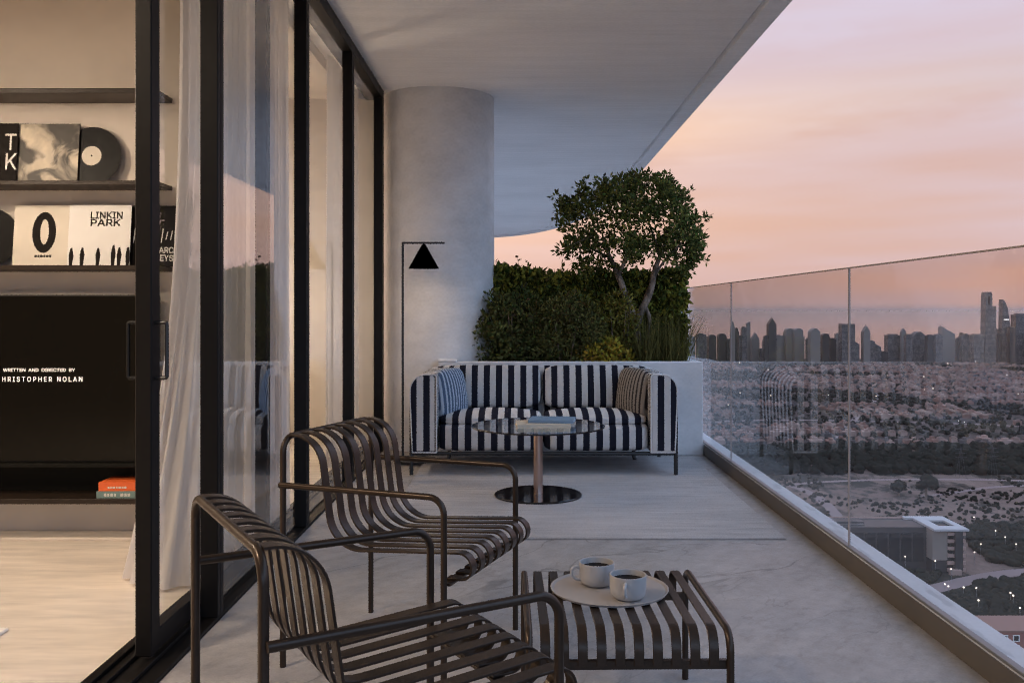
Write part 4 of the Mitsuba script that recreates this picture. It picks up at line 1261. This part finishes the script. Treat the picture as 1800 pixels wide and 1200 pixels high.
ORD = ['first', 'second', 'third', 'fourth', 'fifth', 'sixth', 'seventh', 'eighth', 'ninth', 'tenth', 'eleventh', 'twelfth', 'thirteenth', 'fourteenth', 'fifteenth', 'sixteenth', 'seventeenth', 'eighteenth', 'nineteenth', 'twentieth', 'twenty-first', 'twenty-second', 'twenty-third']
count = {}
rs = np.random.default_rng(9)
for x0, x1, top, kind in SKY:
    Y = rs.uniform(2660, 2800)
    X0, X1, Z1 = (x0 - CX) * Y / F, (x1 - CX) * Y / F, EYE - (top - CY) * Y / F
    w, cxx = X1 - X0, (X0 + X1) / 2
    dp = min(max(w, 14), 30)
    i = count.get(kind, 0); count[kind] = i + 1
    lab = {'hole': 'tallest skyline tower with an opening near its top', 'blade': 'dark blade-shaped tower beside the tallest skyline tower', 'sail': 'sail-shaped tower with a spike in the skyline', 'spire': 'thin spired tower in the skyline beyond the glass',
           'twin': 'wide twin-shafted tower behind the glass joint'}.get(kind, '%s grey skyline tower, %s of its shape from the planter' % (KIND[kind], ORD[i]))
    k = thing('tower', lab, 'tower', None)
    m_ = ('m_tower', 'm_tower', 'm_tower_dark', 'm_tower_pale')[rs.integers(0, 4)]
    H = Z1 - GZ
    sh = lambda a, b, z0, z1, ins=0.0: box(a, b, Y + ins, Y + dp - ins, z0, z1)
    if kind == 'flat':
        put('shaft', sh(X0, X1, GZ, Z1 - 3), m_, k); put('roof', sh(X0 + w * .2, X1 - w * .25, Z1 - 3, Z1, 3), m_, k)
    elif kind == 'dome':
        put('shaft', sh(X0, X1, GZ, Z1 - w * .35), m_, k)
        a = np.linspace(0, PI, 11)
        g = Polygon([(cxx + w / 2 * math.cos(t), w * .35 * math.sin(t)) for t in a])
        dm = trimesh.creation.extrude_polygon(g, dp, engine='earcut'); dm.apply_transform(np.array([[1, 0, 0, 0], [0, 0, -1, Y + dp], [0, 1, 0, Z1 - w * .35], [0, 0, 0, 1.0]])); put('roof', dm, m_, k)
    elif kind == 'step':
        put('shaft', sh(X0, X1, GZ, Z1 - H * .12), m_, k); put('upper_shaft', sh(X0 + w * .2, X1 - w * .2, Z1 - H * .12, Z1 - H * .03, 2), m_, k); put('roof', sh(X0 + w * .38, X1 - w * .38, Z1 - H * .03, Z1, 4), m_, k)
    elif kind in ('slant', 'sail', 'blade', 'point', 'spire', 'shoulder'):
        P_ = {'slant': [(X0, GZ), (X1, GZ), (X1, Z1), (X0, Z1 - w * .5)] if x0 == 1313 else [(X0, GZ), (X1, GZ), (X1, Z1 - w * .6), (X0, Z1)],
              'sail': [(X0, GZ), (X1, GZ), (X1, Z1 - 26), (X0 + w * .6, Z1 - 17), (X0 + w * .25, Z1 - 10), (X0, Z1 - 3)],
              'blade': [(X0, GZ), (X1, GZ), (X1 + w * .05, Z1 - H * .40), (X0 + w * .75, Z1 - H * .14), (X0 + w * .45, Z1 - H * .04), (X0 + w * .15, Z1)],
              'point': [(X0, GZ), (X1, GZ), (X1, Z1 - w * .8), (cxx + w * .28, Z1 - w * .45), (cxx, Z1), (cxx - w * .28, Z1 - w * .45), (X0, Z1 - w * .8)],
              'spire': [(X0, GZ), (X1, GZ), (X1, Z1 - 6), (X0, Z1 - 6)],
              'shoulder': [(X0, GZ), (X1, GZ), (X1, Z1 - w * .35), (X1 - w * .2, Z1 - w * .14), (cxx + w * .1, Z1), (cxx - w * .1, Z1), (X0 + w * .2, Z1 - w * .14), (X0, Z1 - w * .35)]}[kind]
        dm = trimesh.creation.extrude_polygon(Polygon(P_), dp, engine='earcut'); dm.apply_transform(np.array([[1, 0, 0, 0], [0, 0, -1, Y + dp], [0, 1, 0, 0], [0, 0, 0, 1.0]])); put('shaft', dm, m_, k)
        if kind in ('spire', 'point', 'sail'):
            xs = X0 + 1 if kind == 'sail' else cxx
            put('mast', tube([(xs, Y + dp / 2, Z1 - 8), (xs, Y + dp / 2, Z1 + 5)], [1.1, .3], 6), m_, k)
        if kind == 'blade':
            put('light_band', box(X0 + w * .25, X1 - w * .1, Y - .6, Y - .05, Z1 - H * .335, Z1 - H * .315), 'm_white', k, emitter=emit(0.9, 0.85, 0.8, 0.02))
    elif kind == 'twin':
        put('shaft', sh(X0, X0 + w * .42, GZ, Z1), m_, k); put('shaft', sh(X1 - w * .38, X1, GZ, Z1), m_, k); put('link', sh(X0 + w * .42, X1 - w * .38, GZ, Z1 - 4, 3), m_, k)
    elif kind == 'hole':
        a = np.linspace(0, 2 * PI, 20, endpoint=False)
        g = Polygon([(X0 - w * .05, GZ), (X1, GZ), (X1, Z1 - H * .20), (X0 + w * .66, Z1 - H * .20), (X0 + w * .64, Z1 - H * .03), (X0 + w * .55, Z1), (X0 + w * .16, Z1), (X0 + w * .08, Z1 - H * .04)])
        g = g.difference(Polygon([(X0 + w * .36 + w * .12 * math.cos(t), Z1 - H * .125 + H * .065 * math.sin(t)) for t in a]))
        dm = trimesh.creation.extrude_polygon(g, dp, engine='earcut'); dm.apply_transform(np.array([[1, 0, 0, 0], [0, 0, -1, Y + dp], [0, 1, 0, 0], [0, 0, 0, 1.0]])); put('shaft', dm, m_, k)
for x0 in np.arange(1226, 1800, 14.0):
    x0 = x0 + rs.uniform(-4, 4); wpx = rs.uniform(4.5, 9.5); top = rs.uniform(584, 604)
    if 1512 < x0 < 1562 or rs.uniform() < 0.15:
        continue
    Y = rs.uniform(2830, 2895)
    X0, X1, Z1 = (x0 - CX) * Y / F, (x0 + wpx - CX) * Y / F, EYE - (top - CY) * Y / F
    k = thing('tower', 'slim hazy tower in the second row of the skyline', 'tower', 'slim towers in the second row of the skyline')
    m_ = ('m_tower', 'm_tower_pale', 'm_tower_dark')[rs.integers(0, 3)]
    put('shaft', box(X0, X1, Y, Y + 16, GZ, Z1 - 9), m_, k)
    put('upper_shaft', box(X0 + (X1 - X0) * .2, X1 - (X1 - X0) * rs.uniform(.1, .45), Y + 2, Y + 14, Z1 - 9, Z1), m_, k)
